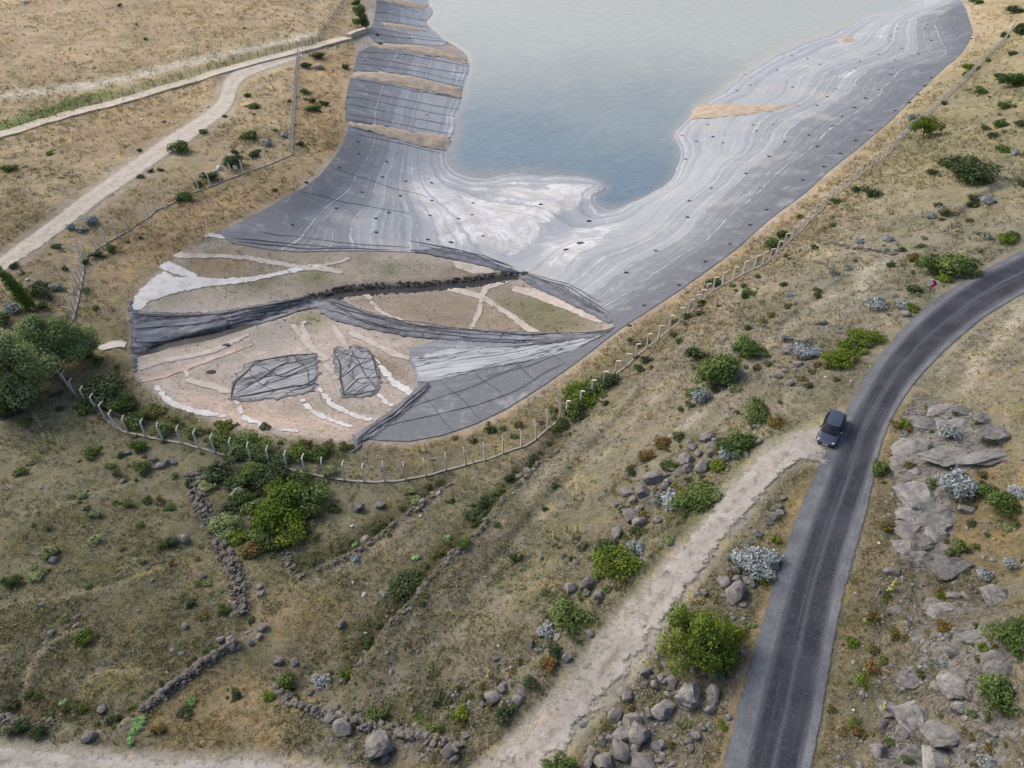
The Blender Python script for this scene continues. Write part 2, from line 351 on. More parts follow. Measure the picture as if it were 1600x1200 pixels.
# ------------------------------------------------------------------ ground colours (dry soil, straw, weeds), by patch
G = np.zeros((RH, RW, 3))
def sc(r, g, b): return np.array(S(r, g, b)[:3])
rows = [(-100, (190,167,132)), (120, (183,160,126)), (300, (168,148,115)), (480, (150,134,106)), (700, (136,128,102)), (900, (129,122,97)), (1100, (129,121,100)), (1300, (134,126,108))]
for i in range(RH):
    yy = (i - RO) * 2
    G[i, :] = [np.interp(yy, [r[0] for r in rows], [sc(*r[1])[k] for r in rows]) for k in range(3)]
PAINT = [  # outline, colour, softness in cells, strength
 ([(1200,400),(1700,150),(1700,560),(1400,640),(1000,640)], (139,132,116), 24, .95),
 ([(1330,240),(1560,60),(1700,-20),(1700,330),(1400,330)], (150,141,108), 18, .95),
 ([(700,900),(1250,560),(1150,480),(880,670),(560,1080)], (138,129,112), 20, .9),
 ([(0,640),(300,740),(380,960),(200,1110),(-60,1110)], (128,121,90), 30, .85),
 ([(200,625),(420,690),(560,705),(520,745),(360,710),(200,670),(100,585)], (98,104,58), 12, .9),
 ([(300,730),(540,760),(480,900),(350,900)], (104,104,66), 16, .7),
 ([(210,470),(120,520),(110,600),(215,620),(205,540)], (134,122,80), 12, .8),
 ([(600,705),(850,620),(960,540),(1200,360),(1215,375),(960,600),(850,690),(620,735)], (132,120,84), 8, .6),
 ([(550,690),(640,694),(740,668),(850,606),(985,507),(1200,350),(1330,245),(1340,250),(1210,358),(1000,512),(860,613),(745,677),(640,702),(550,698)], (176,152,128), 2, .8),
 ([(-40,206),(0,192),(90,160),(180,136),(180,150),(90,180),(0,212),(-40,222)], (116,136,52), 2, 1.0),
 ([(180,142),(380,88),(500,60),(500,68),(380,96),(180,152)], (136,140,76), 2, .9),
 ([(0,145),(150,126),(280,95),(400,70),(500,48),(500,56),(400,80),(280,106),(150,138),(0,156)], (206,196,182), 1, 1.0),
 ([(60,300),(200,270),(200,290),(90,330)], (186,168,144), 8, .7),
 ([(150,190),(330,150),(300,215),(180,230)], (186,150,108), 14, .6),
 ([(270,320),(530,240),(500,280),(340,350),(160,470),(170,400)], (172,140,98), 8, .6),
 ([(470,90),(560,60),(545,200),(500,270),(470,240)], (186,152,106), 8, .6),
 ([(1340,410),(1375,415),(1365,470),(1335,455)], (176,166,152), 3, .9),
 ([(1300,370),(1380,310),(1385,325),(1330,385)], (172,160,142), 6, .7),
 ([(1600,470),(1560,515),(1520,560),(1490,620),(1515,615),(1540,565),(1610,495)], (176,166,150), 3, .9),
 ([(1190,520),(1290,470),(1300,490),(1200,560),(1120,620),(1110,600)], (152,140,122), 8, .8),
 ([(1390,640),(1420,640),(1370,880),(1310,1120),(1290,1210),(1265,1210),(1340,900),(1368,740)], (136,118,88), 5, .7),
 ([(1250,740),(1215,830),(1180,960),(1130,1120),(1100,1210),(1130,1205),(1160,1090),(1215,880),(1275,740)], (158,130,86), 4, .7),
 ([(1440,760),(1600,700),(1640,900),(1500,900)], (150,126,86), 16, .7),
 ([(1400,900),(1640,900),(1640,1300),(1340,1300)], (128,118,102), 16, .7),
 ([(390,940),(520,920),(530,990),(420,1000)], (164,132,86), 12, .5),
 ([(230,1090),(400,1030),(480,1110),(440,1180),(240,1170)], (158,134,92), 10, .7),
 ([(0,1060),(200,1110),(150,1140),(0,1120)], (92,88,64), 6, .7),
 ([(560,1090),(720,1060),(760,1120),(690,1150),(560,1125)], (104,98,74), 8, .6),
 ([(465,900),(570,850),(705,752),(690,742),(600,800),(520,850),(450,880)], (82,82,52), 3, .9),
 ([(560,1030),(640,935),(770,790),(890,680),(875,668),(760,770),(690,850),(610,930),(545,1010)], (86,84,54), 3, .85),
 # basin floor: bare silt, straw and green patches
 (BASIN, (178,166,158), 2, 1.0),
 ([(270,410),(345,370),(560,400),(800,425),(620,450),(490,462),(220,480)], (160,148,130), 4, .9),
 ([(300,400),(420,405),(380,425),(300,430)], (158,132,96), 4, .8),
 ([(370,435),(430,430),(420,450),(360,448)], (112,116,70), 4, .8),
 ([(470,425),(520,420),(510,440),(470,445)], (104,120,62), 4, .8),
 ([(590,420),(620,410),(630,425),(600,435)], (116,122,74), 3, .7),
 ([(640,408),(760,415),(760,440),(640,440)], (156,142,124), 4, .9),
 ([(530,460),(700,450),(800,445),(960,510),(860,530),(700,520),(600,500)], (150,132,114), 6, .9),
 ([(770,460),(860,465),(940,505),(850,525),(790,490)], (116,116,78), 6, .8),
 ([(225,590),(420,560),(500,490),(640,540),(650,610),(560,680),(330,650)], (188,172,163), 6, 1.0),
 ([(450,495),(500,480),(520,510),(460,520)], (134,134,92), 4, .8),
 ([(270,610),(370,625),(560,660),(550,684),(400,668),(290,640)], (206,178,162), 6, 1.0),
 ([(530,520),(620,570),(660,600),(600,590)], (162,138,116), 4, .8),
]
def ribbon(pts, w):
    p = np.array(pts, float); g = np.gradient(p, axis=0); g /= np.hypot(*g.T)[:, None]; q = np.stack([-g[:, 1], g[:, 0]], 1) * w / 2
    return [tuple(v) for v in p + q] + [tuple(v) for v in (p - q)[::-1]]
for pts, w, c, k in [([(1310,455),(1250,495),(1200,540),(1150,590),(1100,640),(1040,690)], 14, (172,163,152), .8), ([(1390,405),(1352,430),(1342,470),(1290,505)], 14, (178,170,158), .8),
    ([(1180,440),(1000,600),(905,690),(800,795),(700,900),(625,1000)], 9, (164,150,132), .8), ([(1060,580),(960,690),(870,780),(780,880),(700,960)], 8, (160,150,134), .7), ([(700,760),(650,805),(580,862),(480,912)], 12, (166,152,136), .8),
    ([(30,1100),(45,1040),(75,1005),(110,985)], 8, (146,138,120), .8), ([(110,1080),(135,1050),(170,1040),(240,1048)], 9, (146,138,122), .8), ([(230,745),(170,770),(110,780),(50,800),(0,800)], 9, (140,134,112), .8), ([(0,940),(70,935),(120,925),(220,915)], 8, (146,138,120), .7), ([(260,880),(180,890),(80,905)], 8, (144,136,118), .6),
    ([(600,1090),(640,1040),(720,980),(800,930)], 16, (150,138,122), .6), ([(900,1000),(850,1050),(800,1090)], 14, (168,154,138), .7), ([(1530,250),(1480,285),(1420,300),(1370,330)], 12, (168,152,124), .6), ([(1590,250),(1560,280),(1530,310)], 10, (150,146,138), .7),
    ([(1200,560),(1170,610),(1120,660)], 20, (138,132,124), .7), ([(1260,540),(1300,510),(1340,490)], 14, (150,142,130), .6)]:
    PAINT.append((ribbon(pts, w), c, 2, k))
PAINT.append((ribbon(STREAM, 11), (58,53,50), 1, .95))
PAINT.append((ribbon([(215,548),(300,530),(380,508)], 16), (66,60,58), 2, .8))
for poly, c, sf, k in PAINT:
    m = blur(fill(poly), sf)[..., None] * k; G = G * (1 - m) + sc(*c) * m
trackm = np.zeros((RH, RW))
for pl in (band(TRACK_L, TRACK_R), band(LOWER_L, LOWER_R), band(GRAV_L, GRAV_R)): fill(pl, trackm)
m = blur(trackm, 3)[..., None]; G = G * (1 - m) + sc(172,164,154) * m
roadm = blur(fill(band(ROAD_OL, ROAD_OR)), 2)
GREEN = blur(np.clip((G[..., 1] - G[..., 0] * 0.86) * 30, 0, 1), 3)

# ------------------------------------------------------------------ materials
def m_ground():
    n = NT('dry_hillside_soil'); p = n.pos(); base = n.attr('base'); rk = n.attr('rock', False)
    def tint(c, f, t): return n.mix(f, c, n.mix(1.0, c, (*t, 1), 'MULTIPLY'))
    q = n.mapping(p, (1, 1, 1)); q.node.inputs['Location'].default_value = (37, 91, 5)
    big = n.noise(p, 0.10, 5, 0.65, 0.6); mid = n.noise(p, 0.34, 6, 0.72, 0.9); mid2 = n.noise(q, 0.42, 6, 0.72, 0.9); fine = n.noise(p, 2.6, 6, 0.78); fine2 = n.noise(q, 3.4, 5, 0.78); tiny = n.noise(p, 11, 3, 0.7)
    sz = n.new('ShaderNodeSeparateXYZ'); n.l.new(p, sz.inputs[0]); tz = n.math('ADD', sz.outputs[2], n.math('MULTIPLY', big, 3.0)); tb = n.noise(None, 1.3, 4, .7, 0, '1D', tz)
    veg = n.math('SUBTRACT', 1.0, n.attr('bare', False)); c = tint(base, n.math('MULTIPLY', n.val(mid, 0.50, 0.64), veg), (1.24, 1.15, 0.92))
    c = tint(c, n.math('MULTIPLY', n.val(tb, .52, .66), .8), (1.16, 1.15, 1.16)); c = tint(c, n.math('MULTIPLY', n.val(tb, .46, .34), .8), (.84, .88, .80))
    c = tint(c, n.math('MULTIPLY', n.val(mid2, 0.50, 0.64), n.math('ADD', .25, n.math('MULTIPLY', veg, .75))), (0.70, 0.77, 0.60))
    c = tint(c, n.val(mid2, 0.45, 0.32), (1.16, 1.15, 1.17))
    c = tint(c, n.val(big, 0.50, 0.66), (0.86, 0.88, 0.84))
    c = tint(c, n.val(big, 0.46, 0.32), (1.10, 1.08, 1.06))
    c = tint(c, n.math('MULTIPLY', n.val(fine, 0.52, 0.36), 0.75), (0.50, 0.55, 0.44))
    c = tint(c, n.math('MULTIPLY', n.val(fine2, 0.56, 0.72), 0.7), (1.42, 1.38, 1.24))
    c = tint(c, n.math('MULTIPLY', n.val(fine2, 0.44, 0.30), 0.6), (0.70, 0.80, 0.55))
    c = n.mix(n.math('MULTIPLY', n.val(tiny, 0.64, 0.78), 0.35), c, S(200, 192, 178))
    st = n.noise(n.mapping(p, (1.0, 2.4, 1.4), (0, 0, .5)), 0.55, 7, .75, 1.4); cr = n.noise(n.mapping(p, (1.2, 2.0, 1.4), (0, 0, .5)), 0.9, 6, .75, 2.0)
    rc = n.mix(n.val(st, .38, .62), S(112, 110, 108), S(150, 147, 142)); rc = n.mix(n.val(cr, .46, .38), rc, S(70, 66, 63)); rc = n.mix(n.math('MULTIPLY', n.val(fine, .56, .7), .6), rc, S(184, 179, 172))
    rf = n.val(n.math('ADD', rk, n.math('MULTIPLY', n.math('SUBTRACT', mid, .5), 1.8)), .48, .62)
    c = n.mix(rf, c, rc)
    n.bump(n.math('ADD', n.math('ADD', fine, n.math('MULTIPLY', tiny, 0.5)), n.math('MULTIPLY', rf, n.math('MULTIPLY', st, 3.0))), 0.8, 0.25)
    return n.out(c, 0.95, 0.1)
def m_dirt(name, c0, c1, cdark):
    n = NT(name); p = n.pos(); a = n.attr('edge', False)
    f = n.noise(p, 0.5, 6, 0.7, 0.4); g = n.noise(p, 4.0, 5, 0.7); v = n.voro(p, 2.2)[0]
    c = n.mix(n.val(f, 0.35, 0.65), c0, c1)
    c = n.mix(n.math('MULTIPLY', n.val(g, 0.52, 0.68), 0.7), c, cdark); c = n.mix(n.math('MULTIPLY', n.val(n.noise(p, 1.4, 5, .75), .52, .68), .5), c, cdark)
    c = n.mix(n.math('MULTIPLY', n.val(v, 0.16, 0.05), 0.5), c, S(150, 150, 156))
    uv = n.new('ShaderNodeSeparateXYZ'); n.l.new(n.uv(), uv.inputs[0]); du = n.math('ABSOLUTE', n.math('SUBTRACT', n.math('ADD', uv.outputs[0], n.math('MULTIPLY', n.math('SUBTRACT', n.noise(p, .15, 3, .5), .5), .35)), .5))
    mid_ = n.math('MULTIPLY', n.val(du, .16, .03), n.val(n.noise(p, 1.3, 5, .75), .46, .62)); c = n.mix(n.math('MULTIPLY', mid_, .8), c, cdark)
    c = n.mix(n.math('MULTIPLY', n.val(du, .30, .46), .45), c, cdark)
    n.bump(g, 0.5, 0.15); n.out(c, 0.95, 0.1)
    e = n.math('ADD', a, n.math('MULTIPLY', n.math('SUBTRACT', n.noise(p, 0.9, 6, 0.8), 0.5), 2.2))
    al = n.val(e, 0.22, 0.55); n.l.new(al, n.b.inputs['Alpha'])
    return n.m
def m_road():
    n = NT('worn_asphalt'); uv = n.new('ShaderNodeSeparateXYZ'); n.l.new(n.uv(), uv.inputs[0]); u = uv.outputs[0]
    p = n.pos(); wob = n.noise(p, 0.12, 3, 0.5); fine = n.noise(p, 7, 4, 0.8)
    streak = n.noise(n.mapping(n.uv(), (9, 0.035, 1)), 1.0, 6, 0.75)
    uu = n.math('ADD', u, n.math('MULTIPLY', n.math('SUBTRACT', wob, 0.5), 0.16))
    # two dark wheel tracks on the seal, paler crown between, loose chippings on the shoulders
    t1 = n.math('ABSOLUTE', n.math('SUBTRACT', uu, 1.27)); t2 = n.math('ABSOLUTE', n.math('SUBTRACT', uu, 1.73))
    d = n.math('MINIMUM', t1, t2); tr = n.val(d, 0.27, 0.12)
    tr = n.math('MULTIPLY', tr, n.math('ADD', 0.55, n.math('MULTIPLY', streak, 0.8)))
    pt = n.noise(p, .22, 4, .6, .4); tr = n.math('MULTIPLY', tr, n.math('ADD', .75, n.math('MULTIPLY', n.val(pt, .4, .62), .4))); c = n.mix(tr, S(80, 83, 92), S(46, 49, 59))
    edge = n.math('ABSOLUTE', n.math('SUBTRACT', uu, 1.5)); sh = n.val(n.math('ADD', edge, n.math('MULTIPLY', n.math('SUBTRACT', streak, .5), .2)), 0.46, 0.62)
    c = n.mix(sh, c, n.mix(n.val(n.noise(p, 0.4, 5, .7), .35, .65), S(88, 92, 101), S(108, 112, 118)))
    c = n.mix(n.math('MULTIPLY', n.val(streak, 0.5, 0.70), 0.45), c, S(112, 115, 122)); c = n.mix(n.math('MULTIPLY', n.val(n.noise(n.mapping(n.uv(), (22, .02, 1)), 1.0, 4, .7), .44, .32), .45), c, S(42, 44, 53))
    c = n.mix(n.math('MULTIPLY', n.val(fine, 0.52, 0.75), 0.35), c, S(150, 150, 154))
    c = n.mix(n.math('MULTIPLY', n.val(fine, 0.48, 0.3), 0.4), c, S(50, 50, 58))
    n.bump(fine, 0.4, 0.06)
    n.out(c, 0.9, 0.15)
    oe = n.math('ABSOLUTE', n.math('SUBTRACT', u, 1.5))
    al = n.val(n.math('ADD', oe, n.math('MULTIPLY', n.math('SUBTRACT', n.noise(p, 1.6, 5, .75), .5), .9)), 1.52, 1.28)
    n.l.new(al, n.b.inputs['Alpha']); return n.m
def m_liner():
    n = NT('dusty_black_liner'); p = n.pos(); xyz = n.new('ShaderNodeSeparateXYZ'); n.l.new(p, xyz.inputs[0]); z = xyz.outputs[2]
    flatp = n.mapping(p, (1, 1, 0)); silt = n.attr('silt', False)
    warp = n.math('MULTIPLY', n.math('SUBTRACT', n.noise(flatp, 0.05, 4, 0.6), 0.5), 0.7)
    warp2 = n.math('MULTIPLY', n.math('SUBTRACT', n.noise(flatp, 0.5, 4, 0.6), 0.5), 0.10)
    s = n.math('ADD', n.math('ADD', z, warp), warp2)
    b1 = n.noise(None, 1.9, 4, 0.75, 0, '1D', s); b2 = n.noise(None, 6.5, 3, 0.75, 0, '1D', n.math('ADD', z, n.math('ADD', n.math('MULTIPLY', warp, .7), warp2)))
    low = n.val(z, -1.6, -7.5); strength = n.val(z, -1.5, -3.2)
    brk = n.val(n.noise(flatp, 0.11, 5, .7, 1.0), .38, .60); brk2 = n.val(n.noise(flatp, 0.3, 5, .7, .6), .36, .62)
    base = n.mix(low, S(96, 100, 108), S(158, 164, 171))
    wide = n.noise(None, .75, 3, .6, 0, '1D', s)
    base = n.mix(n.math('MULTIPLY', n.val(wide, .44, .34), n.math('MULTIPLY', strength, .6)), base, S(116, 122, 134))
    base = n.mix(n.math('MULTIPLY', n.val(wide, .54, .66), n.math('MULTIPLY', strength, .45)), base, S(176, 181, 186))
    c = n.mix(n.math('MULTIPLY', n.val(b1, 0.50, 0.66), n.math('MULTIPLY', strength, n.math('MULTIPLY', brk, .45))), base, S(180, 184, 190))
    c = n.mix(n.math('MULTIPLY', n.val(b1, 0.46, 0.30), n.math('MULTIPLY', strength, .5)), c, S(118, 125, 140))
    c = n.mix(n.math('MULTIPLY', n.val(b2, 0.54, 0.70), n.math('MULTIPLY', strength, n.math('MULTIPLY', brk2, .75))), c, S(204, 206, 207))
    c = n.mix(n.math('MULTIPLY', n.val(b2, 0.47, 0.33), n.math('MULTIPLY', strength, .4)), c, S(116, 122, 136))
    dust = n.noise(flatp, 0.22, 6, 0.7, 0.8)
    c = n.mix(n.math('MULTIPLY', n.val(dust, 0.50, 0.72), 0.45), c, S(176, 178, 180)); c = n.mix(n.math('MULTIPLY', n.val(n.noise(flatp, 1.7, 5, .75, .5), .54, .7), .35), c, S(182, 182, 180)); c = n.mix(n.math('MULTIPLY', n.val(n.noise(flatp, .07, 4, .6), .52, .68), n.math('MULTIPLY', strength, .35)), c, S(186, 180, 172))
    drag = n.noise(n.mapping(p, (0.25, 1.8, 0), (0, 0, 0.35)), 1.0, 5, 0.7)
    c = n.mix(n.math('MULTIPLY', n.val(drag, 0.55, 0.75), 0.35), c, S(84, 90, 102))
    sw = n.noise(flatp, 0.16, 6, 0.75, 0.6)
    sl = n.val(n.math('ADD', silt, n.math('MULTIPLY', n.math('SUBTRACT', n.math('ADD', n.math('MULTIPLY', sw, .6), n.math('MULTIPLY', b1, .5)), 0.55), 1.5)), 0.35, 0.75)
    c = n.mix(n.math('MULTIPLY', sl, n.math('ADD', .35, n.val(b2, .40, .58))), c, n.mix(n.val(sw, .4, .62), S(188, 186, 184), S(214, 215, 217)))
    n.bump(n.math('ADD', drag, n.math('MULTIPLY', n.noise(p, 2.5, 4, .7), .6)), 0.35, 0.15)
    return n.out(c, n.math('ADD', 0.55, n.math('MULTIPLY', low, 0.3)), 0.35)
def m_water():
    n = NT('lake_water'); p = n.pos(); d = n.attr('depth', False)
    sheen_murk = n.noise(p, 0.03, 4, .6)
    xyz = n.new('ShaderNodeSeparateXYZ'); n.l.new(p, xyz.inputs[0]); yy = n.math('ADD', n.math('ADD', xyz.outputs[1], n.math('MULTIPLY', n.math('SUBTRACT', sheen_murk, .5), 60.0)), n.math('MULTIPLY', xyz.outputs[0], .25))
    deep_sheen = n.mix(n.val(yy, 140, 300), S(106, 132, 150), S(186, 193, 188)); shal_sheen = n.mix(n.val(yy, 150, 260), S(140, 146, 148), S(196, 196, 188))  # paler with distance: sky reflection painted into the water's base colour
    c = n.mix(n.val(n.math('ADD', d, n.math('MULTIPLY', n.math('SUBTRACT', sheen_murk, .5), .8)), -0.05, 0.8), shal_sheen, deep_sheen)
    w1 = n.noise(n.mapping(p, (0.35, 1.0, 1), (0, 0, .1)), .7, 6, .75); w2 = n.noise(n.mapping(p, (.5, 1, 1), (0, 0, .2)), 0.22, 4, .6)
    n.bump(n.math('ADD', w1, n.math('MULTIPLY', w2, 1.2)), 1.0, 0.5)
    n.b.inputs['IOR'].default_value = 1.33; n.out(c, 0.16, 0.75); return n.m
def m_stream():
    n = NT('dark_stream_water'); p = n.pos(); f = n.noise(p, 0.8, 4, .7)
    n.bump(n.noise(p, 3, 3, .6), .2, .05); return n.out(n.mix(f, S(26, 25, 27), S(44, 42, 45)), 0.3, 0.2)
def m_simple(name, c0, c1, scale=3.0, rough=0.85, c2=None, bump=0.4, rand=0.25, metal=0.0, spec=0.25):
    n = NT(name); p = n.pos(); f = n.noise(p, scale, 5, .7)
    c = n.mix(n.val(f, .35, .65), c0, c1)
    if c2 is not None: c = n.mix(n.val(n.noise(p, scale * 2.3, 4, .7, .5), .56, .72), c, c2)
    if rand:
        r = n.orand(); v = n.math('ADD', 1 - rand / 2, n.math('MULTIPLY', r, rand)); cc = n.new('ShaderNodeCombineXYZ')
        for i in range(3): n.l.new(v, cc.inputs[i])
        c = n.mix(1.0, c, cc.outputs[0], 'MULTIPLY')
    if bump: n.bump(f, bump, 0.05)
    n.b.inputs['Metallic'].default_value = metal
    return n.out(c, rough, spec)
def m_rock(name, c0, c1, lich, crack):
    n = NT(name); p = n.pos(); r = n.orand()
    off = n.new('ShaderNodeVectorMath'); off.operation = 'ADD'; n.l.new(p, off.inputs[0])
    cmb = n.new('ShaderNodeCombineXYZ'); n.l.new(n.math('MULTIPLY', r, 37.0), cmb.inputs[0]); n.l.new(cmb.outputs[0], off.inputs[1]); q = off.outputs[0]
    f = n.noise(q, 1.6, 6, .7, .5); g = n.noise(q, 6, 5, .75); h = n.noise(n.mapping(q, (1, 2.6, 1.6)), 1.1, 6, .75, 1.2)
    c = n.mix(n.val(f, .36, .64), c0, c1); c = n.mix(n.math('MULTIPLY', n.val(g, .55, .70), .7), c, lich)
    c = n.mix(n.math('MULTIPLY', n.val(h, .47, .38), .6), c, crack)
    v = n.math('ADD', .8, n.math('MULTIPLY', r, .4)); cc = n.new('ShaderNodeCombineXYZ')
    for i in range(3): n.l.new(v, cc.inputs[i])
    c = n.mix(1.0, c, cc.outputs[0], 'MULTIPLY')
    n.bump(n.math('ADD', n.math('MULTIPLY', h, 1.2), g), .8, .12); return n.out(c, .92, .15)
def m_leaf(name, tint=(1, 1, 1), trans=0.3):
    n = NT(name); a = n.attr('leaf'); r = n.orand()
    v = n.math('ADD', .78, n.math('MULTIPLY', r, .44)); cc = n.new('ShaderNodeCombineXYZ')
    n.l.new(v, cc.inputs[0]); n.l.new(n.math('ADD', .85, n.math('MULTIPLY', r, .3)), cc.inputs[1]); n.l.new(v, cc.inputs[2])
    c = n.mix(1.0, a, cc.outputs[0], 'MULTIPLY')
    n.out(c, .75, .2)
    tr = n.new('ShaderNodeBsdfTranslucent'); n.l.new(c, tr.inputs[0]); mx = n.new('ShaderNodeMixShader'); mx.inputs[0].default_value = trans
    n.l.new(n.b.outputs[0], mx.inputs[1]); n.l.new(tr.outputs[0], mx.inputs[2]); n.l.new(mx.outputs[0], n.n['Material Output'].inputs[0])
    return n.m
def m_crumple(name, lo, hi, k):
    n = NT(name); p = n.pos(); e = n.attr('edge', False); uv = n.uv()
    s0 = n.noise(n.mapping(uv, (.05, .9, 1)), 1.0, 5, .65, .5); f = n.noise(p, 1.2, 5, .7); g = n.noise(p, .3, 3, .5)
    def cre(sx, sy, rot, det, dist): return n.noise(n.mapping(uv, (sx, sy, 1), (0, 0, rot)), 1.0, det, .5, dist)
    def line(x, w): return n.val(n.math('ABSOLUTE', n.math('SUBTRACT', x, .5)), w, w * .15)
    l1 = line(cre(.05, .35, .12, 2, .6), .018); l2 = line(cre(.07, .14, .7, 2, .8), .010 * k); l3 = line(cre(.07, .13, -.9, 2, .8), .010 * k); l4 = line(cre(.05, .5, -.12, 2, .6), .016)
    c = n.mix(n.val(n.math('ADD', n.math('MULTIPLY', s0, .75), n.math('MULTIPLY', g, .45)), .35, .80), lo, hi)
    c = n.mix(n.math('MULTIPLY', n.val(f, .5, .72), .3), c, S(182, 184, 188))
    ln = n.math('MAXIMUM', n.math('MAXIMUM', l1, l4), n.math('MAXIMUM', l2, l3))
    ln = n.math('MAXIMUM', ln, n.math('MULTIPLY', n.val(n.math('ADD', e, n.math('MULTIPLY', n.math('SUBTRACT', f, .5), .6)), .55, .1), .85 if k > 1 else .6))
    c = n.mix(n.math('MULTIPLY', ln, n.math('ADD', .35, n.math('MULTIPLY', n.val(f, .35, .6), .6))), c, S(38, 40, 48))
    n.bump(n.math('ADD', n.math('MULTIPLY', s0, 1.0), n.math('MULTIPLY', ln, -.5)), .35, .2); return n.out(c, .6, .3)
def m_geotex():
    n = NT('white_geotextile'); p = n.pos(); a = n.attr('edge', False)
    f = n.noise(p, .5, 6, .7, .6); g = n.noise(p, 3, 5, .7)
    c = n.mix(n.val(f, .38, .66), n.attr('tone'), n.mix(1.0, n.attr('tone'), (.84, .80, .76, 1), 'MULTIPLY'))
    c = n.mix(n.math('MULTIPLY', n.val(g, .60, .74), .45), c, S(150, 138, 122))
    n.bump(n.math('ADD', g, f), .6, .12); n.out(c, .9, .2)
    n.l.new(n.val(n.math('ADD', a, n.math('MULTIPLY', n.math('SUBTRACT', n.noise(p, 1.6, 5, .75), .52), .28)), -.02, .05), n.b.inputs['Alpha'])
    return n.m

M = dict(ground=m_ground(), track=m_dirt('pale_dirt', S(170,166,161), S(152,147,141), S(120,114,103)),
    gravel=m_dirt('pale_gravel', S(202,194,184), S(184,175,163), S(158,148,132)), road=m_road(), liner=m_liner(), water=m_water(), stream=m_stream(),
    rock=m_rock('grey_boulder_rock', S(112,108,108), S(142,138,134), S(170,168,164), S(66,63,64)),
    ledge=m_rock('pale_ledge_rock', S(116,115,115), S(144,142,138), S(176,173,168), S(58,56,55)),
    pale=m_rock('white_limestone', S(196,190,182), S(216,211,203), S(228,224,218), S(150,143,134)),
    wallstone=m_rock('wall_stone', S(112,106,100), S(138,132,124), S(160,154,148), S(60,56,54)),
    wet=m_rock('wet_dark_stone', S(60,56,56), S(86,80,78), S(150,146,142), S(34,32,32)), leaf=m_leaf('leaf_green'), silver=m_leaf('leaf_silver', trans=.1), wood=m_simple('bark', S(92,80,66), S(112,100,84), 6),
    grass=m_leaf('grass_blades', trans=.3), crumple=m_crumple('crumpled_black_liner', S(64,68,79), S(128,132,143), .7), torn=m_crumple('torn_grey_liner', S(104,108,116), S(156,158,162), 1.2), fan=m_crumple('rippled_grey_liner', S(134,138,148), S(184,187,192), .3), geotex=m_geotex(),
    concrete=m_simple('weathered_concrete', S(160,155,147), S(142,137,128), 2.5, .9, S(122,116,106), rand=.12), channel=m_simple('beige_channel_concrete', S(206,196,178), S(192,182,164), .8, .9, S(176,164,144), rand=.12),
    post=m_simple('concrete_post', S(222,217,208), S(204,198,188), 4, .9, rand=.12),
    wire=m_simple('galvanised_wire', S(120,120,118), S(100,100,98), 5, .5, metal=.6, rand=0, bump=0),
    greenmetal=m_simple('green_coated_steel', S(40,66,56), S(52,78,66), 5, .5, rand=.1),
    bag=m_simple('black_sandbag', S(44,44,52), S(64,64,72), 4, .8),
    soil=m_simple('covering_soil', S(188,174,158), S(168,150,132), .7, .95, S(146,132,106), rand=0, bump=.8))

# ------------------------------------------------------------------ ground sheet
CXY = (0.0, -30.0)
ang = np.concatenate([np.linspace(-180, -44, 40)[:-1], np.linspace(-44, 44, 680), np.linspace(44, 180, 40)[1:]])
rad = np.concatenate([[0.5], np.linspace(4, 46, 16)[:-1], np.geomspace(46, 420, 500), np.geomspace(430, 3500, 34)])
AA, RR = np.meshgrid(np.radians(ang), rad)
GXv = (CXY[0] + RR * np.sin(AA)).ravel(); GYv = (CXY[1] + RR * np.cos(AA)).ravel(); GZv = H(GXv, GYv)
na, nr = len(ang), len(rad)
ii, jj = np.meshgrid(np.arange(nr - 1), np.arange(na - 1), indexing='ij')
q0 = (ii * na + jj).ravel(); Fg = np.stack([q0, q0 + 1, q0 + na + 1, q0 + na], 1)[:, ::-1]
GC = look(G, GXv, GYv, GZv)
jit = 1 + 0.28 * fbm(GXv / 9, GYv / 9, 4, 31)
GC = GC * jit[:, None]; lum = (GC @ np.array([.3, .6, .1]))[:, None]; GC = GC * .74 + lum * .26 * np.array([1.0, 1.0, 1.02])
ROCKM = look(rockm, GXv, GYv, GZv)
ground = structure(link('ground', mesh_np('ground', np.stack([GXv, GYv, GZv], 1), Fg, {'base': ('FLOAT_COLOR', GC), 'rock': ('FLOAT', ROCKM), 'bare': ('FLOAT', look(basin_m, GXv, GYv, GZv) * .9)}, smooth=True), M['ground']))

# lake
lx = np.arange(-130, 300, 2.5); ly = np.arange(95, 760, 2.5); LX, LY = np.meshgrid(lx, ly)
dep = np.clip(-9.0 - H(LX, LY), -1, 6)
nx, ny = len(lx), len(ly); ii, jj = np.meshgrid(np.arange(ny - 1), np.arange(nx - 1), indexing='ij'); q0 = (ii * nx + jj).ravel()
keep = (dep.ravel()[np.stack([q0, q0 + 1, q0 + nx, q0 + nx + 1])].max(0) > -0.9)
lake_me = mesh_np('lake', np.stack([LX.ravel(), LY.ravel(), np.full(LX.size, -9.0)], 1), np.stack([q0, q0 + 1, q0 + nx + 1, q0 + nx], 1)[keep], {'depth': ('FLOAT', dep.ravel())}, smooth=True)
structure(link('lake_water', lake_me, M['water']))

